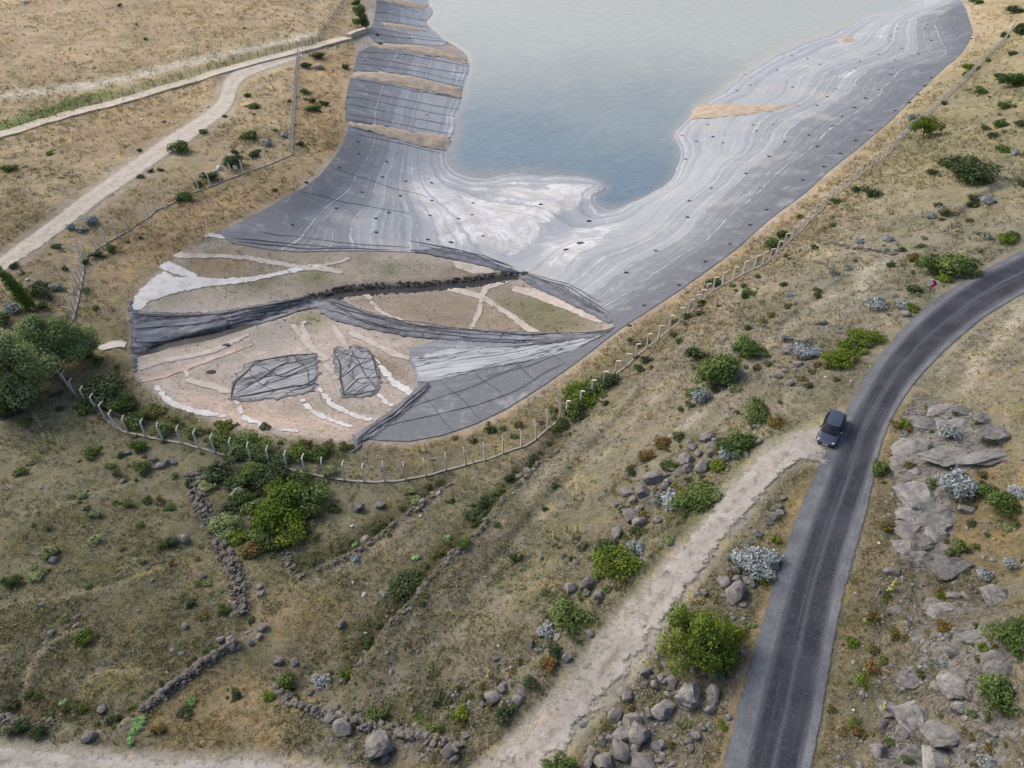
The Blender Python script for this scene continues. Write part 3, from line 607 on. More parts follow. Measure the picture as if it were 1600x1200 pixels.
# ------------------------------------------------------------------ strips (roads, tracks) between two or more edge lines
def resample(pts, n):
    p = np.array(pts, float); d = np.concatenate([[0], np.cumsum(np.hypot(*np.diff(p, axis=0).T))])
    # smooth Catmull-like resampling by linear interpolation then averaging
    t = np.linspace(0, d[-1], n); q = np.stack([np.interp(t, d, p[:, k]) for k in range(2)], 1)
    k = max(1, n // (len(p) * 3))
    for _ in range(2):
        qq = q.copy(); c = np.cumsum(np.pad(q, ((k + 1, k), (0, 0)), mode='edge'), axis=0); q = (c[2 * k + 1:] - c[:-2 * k - 1]) / (2 * k + 1); q[0] = qq[0]; q[-1] = qq[-1]
    return q
def strip(name, rails, n, sub, off, mat, edge_soft=None, fade=0):
    R = [resample(W(r), n) for r in rails]
    cols = []; us = []
    for a in range(len(R) - 1):
        for s in range(sub):
            f = s / sub; cols.append(R[a] * (1 - f) + R[a + 1] * f); us.append(a + f)
    cols.append(R[-1]); us.append(len(R) - 1.0)
    C = np.stack(cols, 1); m = C.shape[1]
    X = C[..., 0]; Y = C[..., 1]; Z = H(X, Y) + off
    for _ in range(2): Z[:, 1:-1] = (Z[:, :-2] + Z[:, 1:-1] * 2 + Z[:, 2:]) / 4
    Z = np.maximum(Z, H(X, Y) + off * 0.6)
    mid = C[:, m // 2]; v = np.concatenate([[0], np.cumsum(np.hypot(*np.diff(mid, axis=0).T))])
    U = np.array(us)[None, :].repeat(n, 0); Vv = v[:, None].repeat(m, 1)
    e = 1 - np.abs(U / us[-1] * 2 - 1); wid = np.hypot(*(C[:, 0] - C[:, -1]).T)[:, None]
    dm = e * wid / 2                                           # metres from the nearer edge
    tt = np.linspace(0, 1, n)[:, None]
    edge = np.clip(dm / (edge_soft or 1.0), 0, 1)
    if fade: edge = np.minimum(edge, np.clip(Vv / fade, 0, 1))
    ii, jj = np.meshgrid(np.arange(n - 1), np.arange(m - 1), indexing='ij'); q0 = (ii * m + jj).ravel()
    Fc = np.stack([q0, q0 + 1, q0 + m + 1, q0 + m], 1)
    me = mesh_np(name, np.stack([X.ravel(), Y.ravel(), Z.ravel()], 1), Fc, {'edge': ('FLOAT', edge.ravel())}, np.stack([U.ravel(), Vv.ravel()], 1), True)
    return structure(link(name, me, mat))
def rails3(a, b):
    return [a, b]
strip('gravel_road', [GRAV_L, GRAV_R], 240, 8, 0.05, M['gravel'], 1.6)
strip('dirt_track', [TRACK_L, TRACK_R], 260, 14, 0.13, M['track'], 2.4, 3.0)
strip('lower_dirt_track', [LOWER_L, LOWER_R], 160, 10, 0.06, M['track'], 1.6)
strip('asphalt_road', [ROAD_OL, ROAD_L, ROAD_R, ROAD_OR], 320, 6, 0.09, M['road'])

# ------------------------------------------------------------------ sheets cut to an outline and laid on the ground
def inside(P, X, Y):
    ins = np.zeros(X.shape, bool); j = len(P) - 1
    for i in range(len(P)):
        (xi, yi), (xj, yj) = P[i], P[j]; j = i
        if yi == yj: continue
        ins ^= ((yi > Y) != (yj > Y)) & (X < (xj - xi) * (Y - yi) / (yj - yi) + xi)
    return ins
def bdist(P, X, Y):
    Q = np.vstack([P, P[:1]]); best = np.full(X.shape, 1e9)
    for i in range(len(Q) - 1):
        ax, ay = Q[i]; dx, dy = Q[i + 1] - Q[i]; ll = max(dx * dx + dy * dy, 1e-9)
        u = np.clip(((X - ax) * dx + (Y - ay) * dy) / ll, 0, 1); best = np.minimum(best, np.hypot(X - ax - u * dx, Y - ay - u * dy))
    return best
def sheet(name, poly_px, step, off, mat, parent=None, zfun=None, jag=0.0, skirt=0.25, attrs=None, tone=None, axis=None):
    P = W(poly_px)
    Q = []
    for i in range(len(P)):
        a, b = P[i], P[(i + 1) % len(P)]; k = max(1, int(np.hypot(*(b - a)) / step))
        nrm = np.array([-(b - a)[1], (b - a)[0]]) / max(np.hypot(*(b - a)), 1e-6)
        for s in range(k):
            f = s / k; Q.append(a * (1 - f) + b * f + nrm * (rng.normal() * jag if 0 < f else 0))
    Q = np.array(Q)
    x0, y0 = Q.min(0); x1, y1 = Q.max(0)
    gxx, gyy = np.meshgrid(np.arange(x0, x1, step), np.arange(y0, y1, step * .87)); gxx = gxx.copy(); gxx[1::2] += step / 2
    gxx = gxx.ravel() + rng.normal(0, step * .08, gxx.size); gyy = gyy.ravel() + rng.normal(0, step * .08, gyy.size)
    k = inside(Q, gxx, gyy); gxx = gxx[k]; gyy = gyy[k]
    if len(gxx):
        k = bdist(Q, gxx, gyy) > step * .45; gxx = gxx[k]; gyy = gyy[k]
    pts = [Vector((float(a), float(b))) for a, b in Q] + [Vector((float(a), float(b))) for a, b in zip(gxx, gyy)]
    vs, es, fs, *_ = delaunay_2d_cdt(pts, [], [list(range(len(Q)))], 1, 1e-4)
    V2 = np.array([[v.x, v.y] for v in vs]); Fc = np.array([f for f in fs if len(f) == 3])
    X, Y = V2[:, 0], V2[:, 1]; d = bdist(Q, X, Y)
    Z = H(X, Y) + off; A = {}
    if zfun is not None:
        dz, fold = zfun(X, Y, d); Z = Z + dz; A['fold'] = ('FLOAT', fold)
    for an, fn in (attrs or {}).items(): A[an] = ('FLOAT', fn(X, Y, Z))
    A['edge'] = ('FLOAT', np.clip(d / 1.0, 0, 1))
    # orientation up
    a, b, c = V2[Fc[:, 0]], V2[Fc[:, 1]], V2[Fc[:, 2]]
    cr = (b[:, 0] - a[:, 0]) * (c[:, 1] - a[:, 1]) - (b[:, 1] - a[:, 1]) * (c[:, 0] - a[:, 0])
    Fc = np.where((cr < 0)[:, None], Fc[:, ::-1], Fc)
    # skirt along the outline
    E = np.sort(np.vstack([Fc[:, [0, 1]], Fc[:, [1, 2]], Fc[:, [2, 0]]]), axis=1)
    Ed = np.vstack([Fc[:, [0, 1]], Fc[:, [1, 2]], Fc[:, [2, 0]]])
    uq, idx, cnt = np.unique(E, axis=0, return_index=True, return_counts=True)
    B = Ed[idx[cnt == 1]]; bv = np.unique(B); nb = len(bv); mp = {int(v): len(X) + i for i, v in enumerate(bv)}
    V3 = np.vstack([np.stack([X, Y, Z], 1), np.stack([X[bv], Y[bv], Z[bv]], 1), np.stack([X[bv], Y[bv], Z[bv] - skirt], 1)])
    for an in A: A[an] = (A[an][0], np.concatenate([A[an][1], A[an][1][bv], A[an][1][bv]]))
    if tone is not None: A['tone'] = ('FLOAT_COLOR', np.tile(np.array(tone[:3]), (len(V3), 1)))
    Fs = []
    for e0, e1 in B:
        p, q = mp[int(e0)], mp[int(e1)]; Fs += [(q, p, p + nb), (q, p + nb, q + nb)]
    Fc = np.vstack([Fc, np.array(Fs)])
    UV = None
    if axis is not None:
        a_, b_ = W(axis); t_ = (b_ - a_) / np.hypot(*(b_ - a_)); UV = np.stack([(V3[:, :2] - a_) @ t_, (V3[:, :2] - a_) @ np.array([-t_[1], t_[0]])], 1)
    me = mesh_np(name, V3, Fc, A, UV, True)
    return link(name, me, mat, parent)

# pale silt lying on the lining
SILT = np.zeros((RH, RW))
for poly, v, sf in [
    ([(600,240),(700,270),(740,285),(800,280),(900,282),(940,295),(900,330),(850,365),(800,410),(700,395),(640,340),(620,290)], .62, 10),
    ([(700,320),(760,330),(850,340),(840,370),(800,405),(740,370),(690,345)], 1.0, 5),
    ([(740,282),(940,286),(945,300),(900,325),(860,345),(800,310)], .9, 5),
    ([(850,370),(950,330),(1000,330),(960,370),(900,420),(830,425),(820,400)], .6, 8),
    ([(1000,320),(1060,270),(1075,200),(1150,135),(1170,150),(1120,200),(1110,260),(1050,320)], .35, 8),
    ([(1200,95),(1320,45),(1440,0),(1500,0),(1430,60),(1300,110),(1200,150)], .5, 12),
    ([(690,160),(722,160),(710,225),(690,215)], .6, 5), ([(700,95),(735,105),(722,140),(700,130)], .55, 4),
    ([(650,540),(800,545),(900,535),(840,560),(700,570)], .6, 8),
    ([(1300,110),(1350,110),(1340,125),(1290,122)], .8, 4), ([(1330,60),(1400,50),(1390,90),(1320,95)], .3, 8)]:
    SILT = np.maximum(SILT, blur(fill(poly), sf) * v)
def silt_at(X, Y, Z): return look(SILT, X, Y, Z)
def liner_wave(X, Y, d):
    return 0.10 * fbm(X / 5, Y / 5, 3, 50) * np.clip(d, 0, 1) + 0.05 * fbm(X / 1.5, Y / 1.5, 2, 51) * np.clip(d, 0, 1), np.full(X.shape, .5)
SHEETS = [
 ('pond_liner', LINER_MAIN, 1.15, 'huge grey dusty lining sheet striped with waterlines around the pond head', 'pond liner'),
 ('pond_liner', LINER_2, 1.2, 'grey striped lining sheet on the bank between the two soil strips', 'pond liner'),
 ('pond_liner', LINER_3, 1.3, 'grey striped lining sheet on the bank just past the end of the concrete wall', 'pond liner'),
 ('pond_liner', LINER_4, 1.6, 'farthest grey lining sheet on the bank beyond the dark bush', 'pond liner')]
LINERS = []
for nm, poly, st, lab, cat in SHEETS:
    LINERS.append(tag(sheet(nm, poly, st, 0.10, M['liner'], zfun=liner_wave, attrs={'silt': silt_at}), lab, cat))

# welded seams and stretched hems of the lining, parts of their sheet
M['seam'] = m_simple('liner_seam', S(52,54,64), S(70,73,84), 1.2, .6, rand=0)
def seam(parent, pts, w, dz=0.0, mat='seam', nm='seam'):
    q, g = walk0(W(pts), .8); nrm = np.stack([-g[:, 1], g[:, 0]], 1); wob = (fbm(np.arange(len(q)) / 5.0, np.full(len(q), pts[0][0]), 2, 3) * .5)[:, None]; q = q + nrm * wob
    ta = np.minimum(1, np.minimum(np.arange(len(q)), np.arange(len(q))[::-1]) / 4.0)[:, None] * .8 + .2
    A_ = q - nrm * w * ta / 2; B_ = q + nrm * w * ta / 2; za = H(A_[:, 0], A_[:, 1]) + .155 + dz; zb = H(B_[:, 0], B_[:, 1]) + .155 + dz; zm = H(q[:, 0], q[:, 1]) + .20 + dz
    V = np.concatenate([np.column_stack([A_, za]), np.column_stack([q, zm]), np.column_stack([B_, zb])]); n = len(q); i = np.arange(n - 1)
    F = np.concatenate([np.stack([i, i + n, i + n + 1, i + 1], 1), np.stack([i + n, i + 2 * n, i + 2 * n + 1, i + n + 1], 1)])
    link(nm, mesh_np(nm, V, F, smooth=True), M[mat], parent)
def walk0(L, sp):
    d = np.concatenate([[0], np.cumsum(np.hypot(*np.diff(L, axis=0).T))]); n = max(4, int(round(d[-1] / sp)) + 1); t = np.linspace(0, d[-1], n)
    q = np.stack([np.interp(t, d, L[:, k]) for k in range(2)], 1); g = np.gradient(q, axis=0); return q, g / np.hypot(*g.T)[:, None]
SEAMS = {0: [([(365,373),(460,383),(560,388)], .22), ([(400,362),(520,378),(640,388)], .15), ([(372,379),(480,389),(610,391)], .25), ([(640,378),(720,392),(800,417)], .28), ([(655,384),(730,401),(795,420)], .22), ([(690,384),(760,402),(806,420)], .2), ([(805,427),(870,448),(945,490)], .3), ([(815,424),(890,450),(955,492)], .25), ([(830,428),(890,446),(940,474)], .18), ([(812,427),(850,443),(905,475)], .2),
      ([(958,514),(860,536),(760,545)], .3), ([(957,516),(840,544),(700,566)], .25), ([(952,520),(830,556),(680,592)], .22), ([(962,512),(900,526),(800,538)], .25), ([(945,525),(850,565),(760,590)], .12),
      ([(706,676),(680,640),(655,612)], .10), ([(752,658),(715,620),(690,598)], .10), ([(800,634),(760,596),(735,578)], .10), ([(846,604),(805,570),(785,556)], .10), ([(890,573),(850,550),(835,542)], .10), ([(600,668),(680,650),(790,618),(880,570)], .09), ([(640,640),(720,612),(820,570)], .09),
      ([(548,200),(620,216),(700,238)], .3), ([(560,212),(640,228),(690,240)], .16), ([(520,262),(600,290),(680,310)], .08), ([(470,300),(560,320),(640,334)], .08)],
   1: [([(545,140),(640,158),(722,172)], .2), ([(543,152),(640,170),(718,184)], .16), ([(541,164),(640,184),(715,198)], .2), ([(540,178),(640,198),(714,211)], .16), ([(548,124),(640,141),(722,155)], .3), ([(541,188),(620,201),(705,216)], .3)],
   2: [([(557,90),(650,104),(735,117)], .2), ([(555,100),(650,112),(730,129)], .16), ([(562,82),(640,87),(738,105)], .3), ([(553,110),(640,118),(730,138)], .3)],
   3: [([(582,32),(630,38),(672,44)], .3), ([(578,44),(630,53),(690,62)], .3), ([(576,52),(630,60),(700,66)], .4), ([(588,4),(630,12),(668,20)], .3), ([(584,20),(630,26),(668,32)], .3)]}
for k, lst in SEAMS.items():
    for pts, w in lst: seam(LINERS[k], pts, w)

# soil strips on the bank
def soil_bulge(X, Y, d): return 0.35 * np.clip(d / 2.0, 0, 1) ** .7 + 0.3 * fbm(X / 1.6, Y / 1.6, 4, 60), np.full(X.shape, .5)
for poly, lab in [
   ([(545,193),(575,194),(620,201),(690,212),(702,216),(699,234),(690,236),(640,224),(590,210),(550,199)], 'tan soil strip laid down the lined bank nearest the pond head'),
   ([(556,113),(600,113),(650,122),(700,133),(722,139),(720,153),(690,148),(640,138),(590,127),(548,121)], 'tan soil strip down the lined bank, middle one of three'),
   ([(583,68),(620,70),(660,72),(700,82),(728,94),(732,101),(700,93),(640,83),(590,76)], 'tan soil strip down the lined bank beside the end of the concrete wall'),
   ([(600,-8),(640,2),(668,8),(664,16),(630,10),(600,2)], 'small farthest tan soil strip on the lined bank'),
   ([(600,36),(640,42),(668,48),(668,51),(630,47),(598,41)], 'thin tan soil ridge across the farthest lining sheet'),
   ([(1080,166),(1110,163),(1200,164),(1250,165),(1215,173),(1150,182),(1100,186),(1076,185)], 'reddish soil strip running into the water across the lake'),
   ([(1305,62),(1325,57),(1337,60),(1330,66),(1308,67)], 'small reddish soil heap at the far waterline')]:
    tag(sheet('soil_strip', poly, .7, 0.14, M['soil'], zfun=soil_bulge, jag=.35), lab, 'soil strip')

# white geotextile strips on the basin floor
def cloth(X, Y, d): return 0.05 * fbm(X / .7, Y / .7, 3, 70) + 0.03, np.full(X.shape, .5)
WH, OW, PK = S(206,206,207), S(186,179,172), S(184,170,160)
GEO = [
 ([(206,478),(212,462),(222,450),(243,432),(258,424),(272,434),(300,432),(340,436),(400,432),(440,424),(475,415),(500,412),(500,417),(470,424),(430,432),(380,442),(330,448),(280,456),(235,470),(222,484),(208,484)], WH, 'broad white cloth fan spread at the inlet end of the basin'),
 ([(246,418),(260,408),(272,412),(310,430),(300,434),(270,428)], WH, 'short white cloth tongue beside the broad white fan'),
 ([(266,402),(282,393),(296,397),(340,397),(390,400),(430,407),(470,415),(468,420),(425,414),(390,407),(340,403),(290,404)], OW, 'long off-white cloth strip along the upper side of the basin'),
 ([(312,372),(328,364),(360,370),(358,374),(330,371)], WH, 'small white cloth loop at the corner of the lining'),
 ([(468,417),(500,413),(535,423),(537,429),(500,424),(475,423)], OW, 'short pale cloth end pointing to the stream'),
 ([(504,412),(530,408),(548,400),(550,403),(535,411),(508,416)], OW, 'thin pale cloth tail near the green patches'),
 ([(563,458),(580,456),(582,470),(600,488),(640,503),(690,514),(700,520),(640,514),(622,510),(596,492),(575,472)], OW, 'curved pale cloth strip on the islet beside the stream'),
 ([(755,447),(800,434),(804,438),(765,452),(756,466),(752,490),(738,518),(730,518),(745,486),(750,460)], OW, 'narrow pale cloth strip crossing the straw patch'),
 ([(700,450),(740,456),(762,464),(800,490),(845,520),(890,530),(840,534),(825,520),(790,492),(752,468),(700,455)], OW, 'long pale cloth strip ending in a wedge by the black fold'),
 ([(800,446),(840,452),(880,466),(925,488),(948,503),(930,504),(880,482),(830,464),(800,455)], OW, 'pale cloth border beneath the folded edge of the lining'),
 ([(705,408),(730,408),(770,420),(775,427),(740,428),(715,420)], OW, 'pale crumpled cloth heap beside the stream mouth'),
 ([(453,508),(460,506),(468,514),(472,500),(477,491),(480,494),(476,512),(482,520),(490,540),(515,560),(510,566),(480,545),(465,525)], OW, 'branching pale cloth strip between the torn sheets'),
 ([(516,508),(525,506),(540,530),(548,545),(542,548),(528,532)], OW, 'short pale cloth strip leading to the square torn sheet'),
 ([(540,516),(560,520),(600,540),(640,558),(645,566),(610,556),(570,534),(545,524)], OW, 'pale cloth strip running toward the folded corner of the lining'),
 ([(497,562),(505,560),(530,590),(525,596)], OW, 'thin pale cloth strip between the two torn black sheets'),
 ([(218,573),(250,560),(330,545),(390,520),(392,523),(340,550),(260,566),(218,580)], OW, 'long pale cloth strip beside the dark ditch'),
 ([(212,592),(250,585),(330,556),(400,535),(400,538),(335,562),(255,592),(216,598)], PK, 'dusty pinkish cloth strip beside the dark ditch'),
 ([(285,575),(292,572),(296,590),(330,598),(365,610),(362,618),(320,606),(290,598)], OW, 'pale cloth strip meeting the large torn sheet'),
 ([(237,604),(247,602),(270,626),(310,640),(360,650),(358,654),(305,648),(262,632)], WH, 'white cloth strip curving along the bottom rim'),
 ([(365,627),(375,628),(385,650),(430,668),(468,673),(466,676),(425,672),(378,656)], WH, 'white cloth strip from the large torn sheet to the rim'),
 ([(465,622),(475,622),(490,640),(520,655),(562,668),(560,671),(515,660),(483,645)], WH, 'white cloth strip curving between bare pink patches'),
 ([(492,605),(498,602),(525,632),(560,648),(592,656),(590,660),(555,653),(518,638)], WH, 'long white cloth strip ending at the black fold'),
 ([(585,615),(592,612),(615,635),(610,638)], WH, 'short white cloth strip beside the square torn sheet'),
 ([(580,560),(590,562),(620,595),(650,612),(640,620),(610,600)], WH, 'wide white cloth strip reaching the folded lining'),
 ([(150,543),(190,532),(199,536),(196,544),(160,549)], S(196,190,184), 'pale concrete slab at the inlet beside the willow'),
]
for i, (poly, tone, lab) in enumerate(GEO):
    if 'concrete' in lab:
        tag(sheet('inlet_slab', poly, .5, 0.12, M['geotex'], tone=tone), lab, 'concrete slab'); continue
    tag(sheet('cloth_strip', poly, .42, 0.04, M['geotex'], zfun=cloth, jag=.10, tone=tone), lab, 'cloth strip')

# black crumpled sheets with folds
def folds(axis_px, wl, amp, seed, edge_dark=.0):
    a, b = W(axis_px); t = (b - a) / np.hypot(*(b - a)); nrm = np.array([-t[1], t[0]])
    def f(X, Y, d):
        s = X * t[0] + Y * t[1]; r = X * nrm[0] + Y * nrm[1]
        w = fbm(s / (wl * 4), r / (wl * 4), 3, seed) * 2.2
        k = 1 - np.abs(2 * ((vnoise(s / (wl * 7), r / wl + w, seed + 5) + .5) % 1) - 1)
        k2 = 1 - np.abs(2 * vnoise(s / (wl * 3), r / (wl * .5) + w, seed + 9)) 
        fold = .6 * k + .4 * k2
        fo = fold - edge_dark * np.exp(-d / .5)
        return amp * fold * np.clip(d / .25, .5, 1), np.clip(fo, 0, 1)
    return f
CR = [
 ([(202,485),(260,489),(330,488),(390,480),(440,470),(485,464),(505,466),(500,480),(470,486),(430,500),(380,510),(330,520),(280,528),(240,540),(205,545)], [(205,515),(500,470)], .55, .55, 3, .35, .25, 'long crumpled black sheet lying along the ditch at the inlet'),
 ([(488,464),(520,468),(560,482),(600,494),(650,508),(700,514),(760,516),(830,520),(900,524),(955,518),(920,530),(860,536),(780,536),(700,532),(650,528),(600,520),(555,510),(520,500),(500,488)], [(500,478),(760,525)], .5, .6, 5, .45, .15, 'long twisted black fold of lining stretched across the basin floor'),
 ([(395,565),(450,556),(497,552),(497,580),(493,612),(440,622),(380,628),(360,626),(362,600),(380,575)], [(370,615),(490,575)], 1.1, .4, 7, .5, .75, 'large torn dark sheet with black creases lying on bare silt'),
 ([(520,545),(555,538),(575,545),(586,562),(595,590),(590,615),(560,622),(533,622),(530,590),(520,565)], [(525,610),(590,555)], 1.0, .4, 11, .5, .7, 'squarish torn dark sheet with black creases beside the larger one'),
 ([(552,690),(556,680),(600,650),(640,618),(668,600),(675,606),(640,640),(610,664),(585,684),(565,690),(562,700),(553,708),(549,706)], [(556,690),(670,603)], .5, .6, 13, .3, .2, 'black folded corner of the lining trailing over the rim'),
 ([(800,426),(830,430),(880,448),(925,475),(958,503),(950,506),(915,488),(870,466),(825,444)], [(805,428),(955,505)], .45, .5, 17, .4, .15, 'dark folded hem of the lining from the stream mouth to the bank'),
 ([(640,392),(690,388),(740,398),(790,418),(812,426),(790,426),(740,413),(690,402)], [(645,395),(810,425)], .5, .45, 19, .4, .2, 'dark rumpled hem of the lining above the stream'),
 ([(205,545),(230,543),(214,560),(214,580),(209,582)], [(208,545),(210,580)], .4, .3, 23, .3, .2, 'small black flap hanging at the ditch inlet'),
 ([(200,470),(206,470),(208,485),(201,487)], [(201,470),(205,487)], .4, .3, 29, .3, .2, 'tiny black flap at the white fan corner'),
 ([(640,560),(700,545),(780,542),(850,540),(920,528),(955,517),(900,548),(820,566),(740,580),(670,600),(652,598)], [(650,580),(950,520)], .8, .35, 31, .5, .0, 'rippled grey corner of lining fanning out from the bank'),
]
CRO = []
for poly, ax, wl, amp, seed, st, ed, lab in CR:
    mt = 'torn' if 'torn' in lab else ('fan' if 'fanning' in lab else 'crumple')
    CRO.append(tag(sheet('crumpled_sheet', poly, st, 0.15 if mt == 'fan' else 0.07, M[mt], zfun=folds(ax, wl, amp * (.06 if mt != 'crumple' else .45), seed, ed), jag=.22 if mt == 'torn' else .12, axis=ax), lab, 'liner sheet'))
M['crease'] = m_simple('black_crease', S(34,36,43), S(52,55,64), 1.5, .6, rand=0)
for k, dz, lst in [
  (2, -.02, [([(396,567),(450,558),(496,554)], .30), ([(362,624),(368,600),(396,568)], .35), ([(363,623),(430,611),(491,601)], .35), ([(370,614),(440,572),(494,559)], .18), ([(398,568),(440,590),(492,577)], .16), ([(400,606),(450,588),(492,571)], .14), ([(378,592),(440,586),(494,566)], .12), ([(452,612),(475,606),(494,598)], .3), ([(440,572),(452,560)], .15), ([(470,560),(480,585),(488,604)], .12), ([(386,580),(410,600),(430,612)], .12), ([(466,607),(482,600),(493,590)], .3)]),
  (3, -.02, [([(522,547),(560,560),(586,563)], .18), ([(531,592),(558,572),(585,562)], .18), ([(534,618),(560,592),(594,588)], .16), ([(546,543),(572,588),(589,612)], .14), ([(524,550),(532,590),(536,620)], .25), ([(576,548),(588,566),(594,592)], .25), ([(536,619),(562,617),(588,612)], .25), ([(530,575),(560,600),(590,600)], .12), ([(540,560),(570,575),(592,580)], .14)]),
  (0, .14, [([(206,494),(350,491),(490,466)], .3), ([(208,515),(340,503),(485,471)], .22), ([(206,536),(330,515),(470,483)], .3), ([(230,500),(330,496),(430,482)], .15), ([(300,510),(400,492),(470,478)], .18), ([(330,492),(360,503),(390,494)], .25), ([(395,482),(410,496),(440,488)], .25)]),
  (1, .16, [([(494,468),(600,499),(760,521),(950,519)], .25), ([(500,482),(590,511),(700,527),(860,533)], .25), ([(520,478),(640,513),(800,527)], .16), ([(505,472),(560,500),(640,520)], .2), ([(540,486),(620,506),(720,520)], .16)]),
  (4, .14, [([(555,690),(600,660),(668,602)], .3), ([(566,688),(620,652),(672,605)], .25), ([(556,697),(575,675),(610,652)], .3)])]:
    for pts, w in lst: seam(CRO[k], pts, w, dz, 'crease', 'crease')

# stream water
ss = resample(STREAM_W, 140); tn = np.gradient(ss, axis=0); tn /= np.hypot(*tn.T)[:, None]; nn = np.stack([-tn[:, 1], tn[:, 0]], 1)
wv = (0.75 + 0.35 * fbm(np.arange(140) / 9.0, np.zeros(140), 3, 80))[:, None]
C = np.stack([ss - nn * wv * 1.5, ss - nn * wv * .5, ss + nn * wv * .5, ss + nn * wv * 1.5], 1)
zc = H(ss[:, 0], ss[:, 1]) + 0.24; zc = np.minimum.accumulate(zc); Zs = zc[:, None].repeat(4, 1)
ii, jj = np.meshgrid(np.arange(139), np.arange(3), indexing='ij'); q0 = (ii * 4 + jj).ravel()
structure(link('stream', mesh_np('stream', np.concatenate([C, Zs[..., None]], 2).reshape(-1, 3), np.stack([q0, q0 + 1, q0 + 5, q0 + 4], 1), smooth=True), M['stream']))

# ------------------------------------------------------------------ stones
def stone_proto(seed, sub, cuts, elong=(1, 1, .75), rough=.06):
    r = random.Random(seed); bm = bmesh.new(); bmesh.ops.create_icosphere(bm, subdivisions=sub, radius=1.0)
    V = np.array([v.co[:] for v in bm.verts])
    for _ in range(cuts):
        n = np.array([r.gauss(0, 1), r.gauss(0, 1), r.gauss(0, .8)]); n /= np.linalg.norm(n); d = r.uniform(.55, .85)
        k = V @ n - d; V = V - np.where(k > 0, k, 0)[:, None] * n * .96
    L = 1.0
    nz = fbm(V[:, 0] * 1.7 + seed, V[:, 1] * 1.7 + V[:, 2] * 2.3, 3, seed) * rough * 2 + fbm(V[:, 0] * 5 + V[:, 2] * 4, V[:, 1] * 5 - V[:, 2] * 3, 2, seed + 3) * rough
    V = V * (1 + nz)[:, None] * np.array(elong)
    V[:, :2] /= max(np.abs(V[:, :2]).max(), 1e-6)
    F = [[v.index for v in f.verts] for f in bm.faces]; bm.free()
    return V, np.array(F)
def stone_mesh(name, seed, sub, cuts, mat, elong=(1, 1, .75), rough=.06, smooth=True):
    V, F = stone_proto(seed, sub, cuts, elong, rough); me = mesh_np(name, V, F, smooth=smooth); me.materials.append(mat)
    if smooth and cuts: me.set_sharp_from_angle(angle=math.radians(28))
    return me
BOULD = [stone_mesh('boulder', 100 + i, 3, 7 + i % 4, M['rock'], (1, .72 + .06 * (i % 4), .66 + .08 * (i % 3)), .07) for i in range(8)]
SMALL = [stone_mesh('stone', 200 + i, 2, 8, M['rock'], (1, .8, .6), .06) for i in range(6)]
PALE = [stone_mesh('pale_stone', 220 + i, 2, 8, M['pale'], (1, .75, .55), .06) for i in range(4)]
WALL = [stone_mesh('wall_stone', 240 + i, 1, 5, M['wallstone'], (1, .8, .62), .05, False) for i in range(8)]
LEDGE = [stone_mesh('ledge', 300 + i, 5, 26, M['ledge'], (1, .6 + .05 * (i % 3), .42 + .05 * (i % 2)), .12) for i in range(6)]

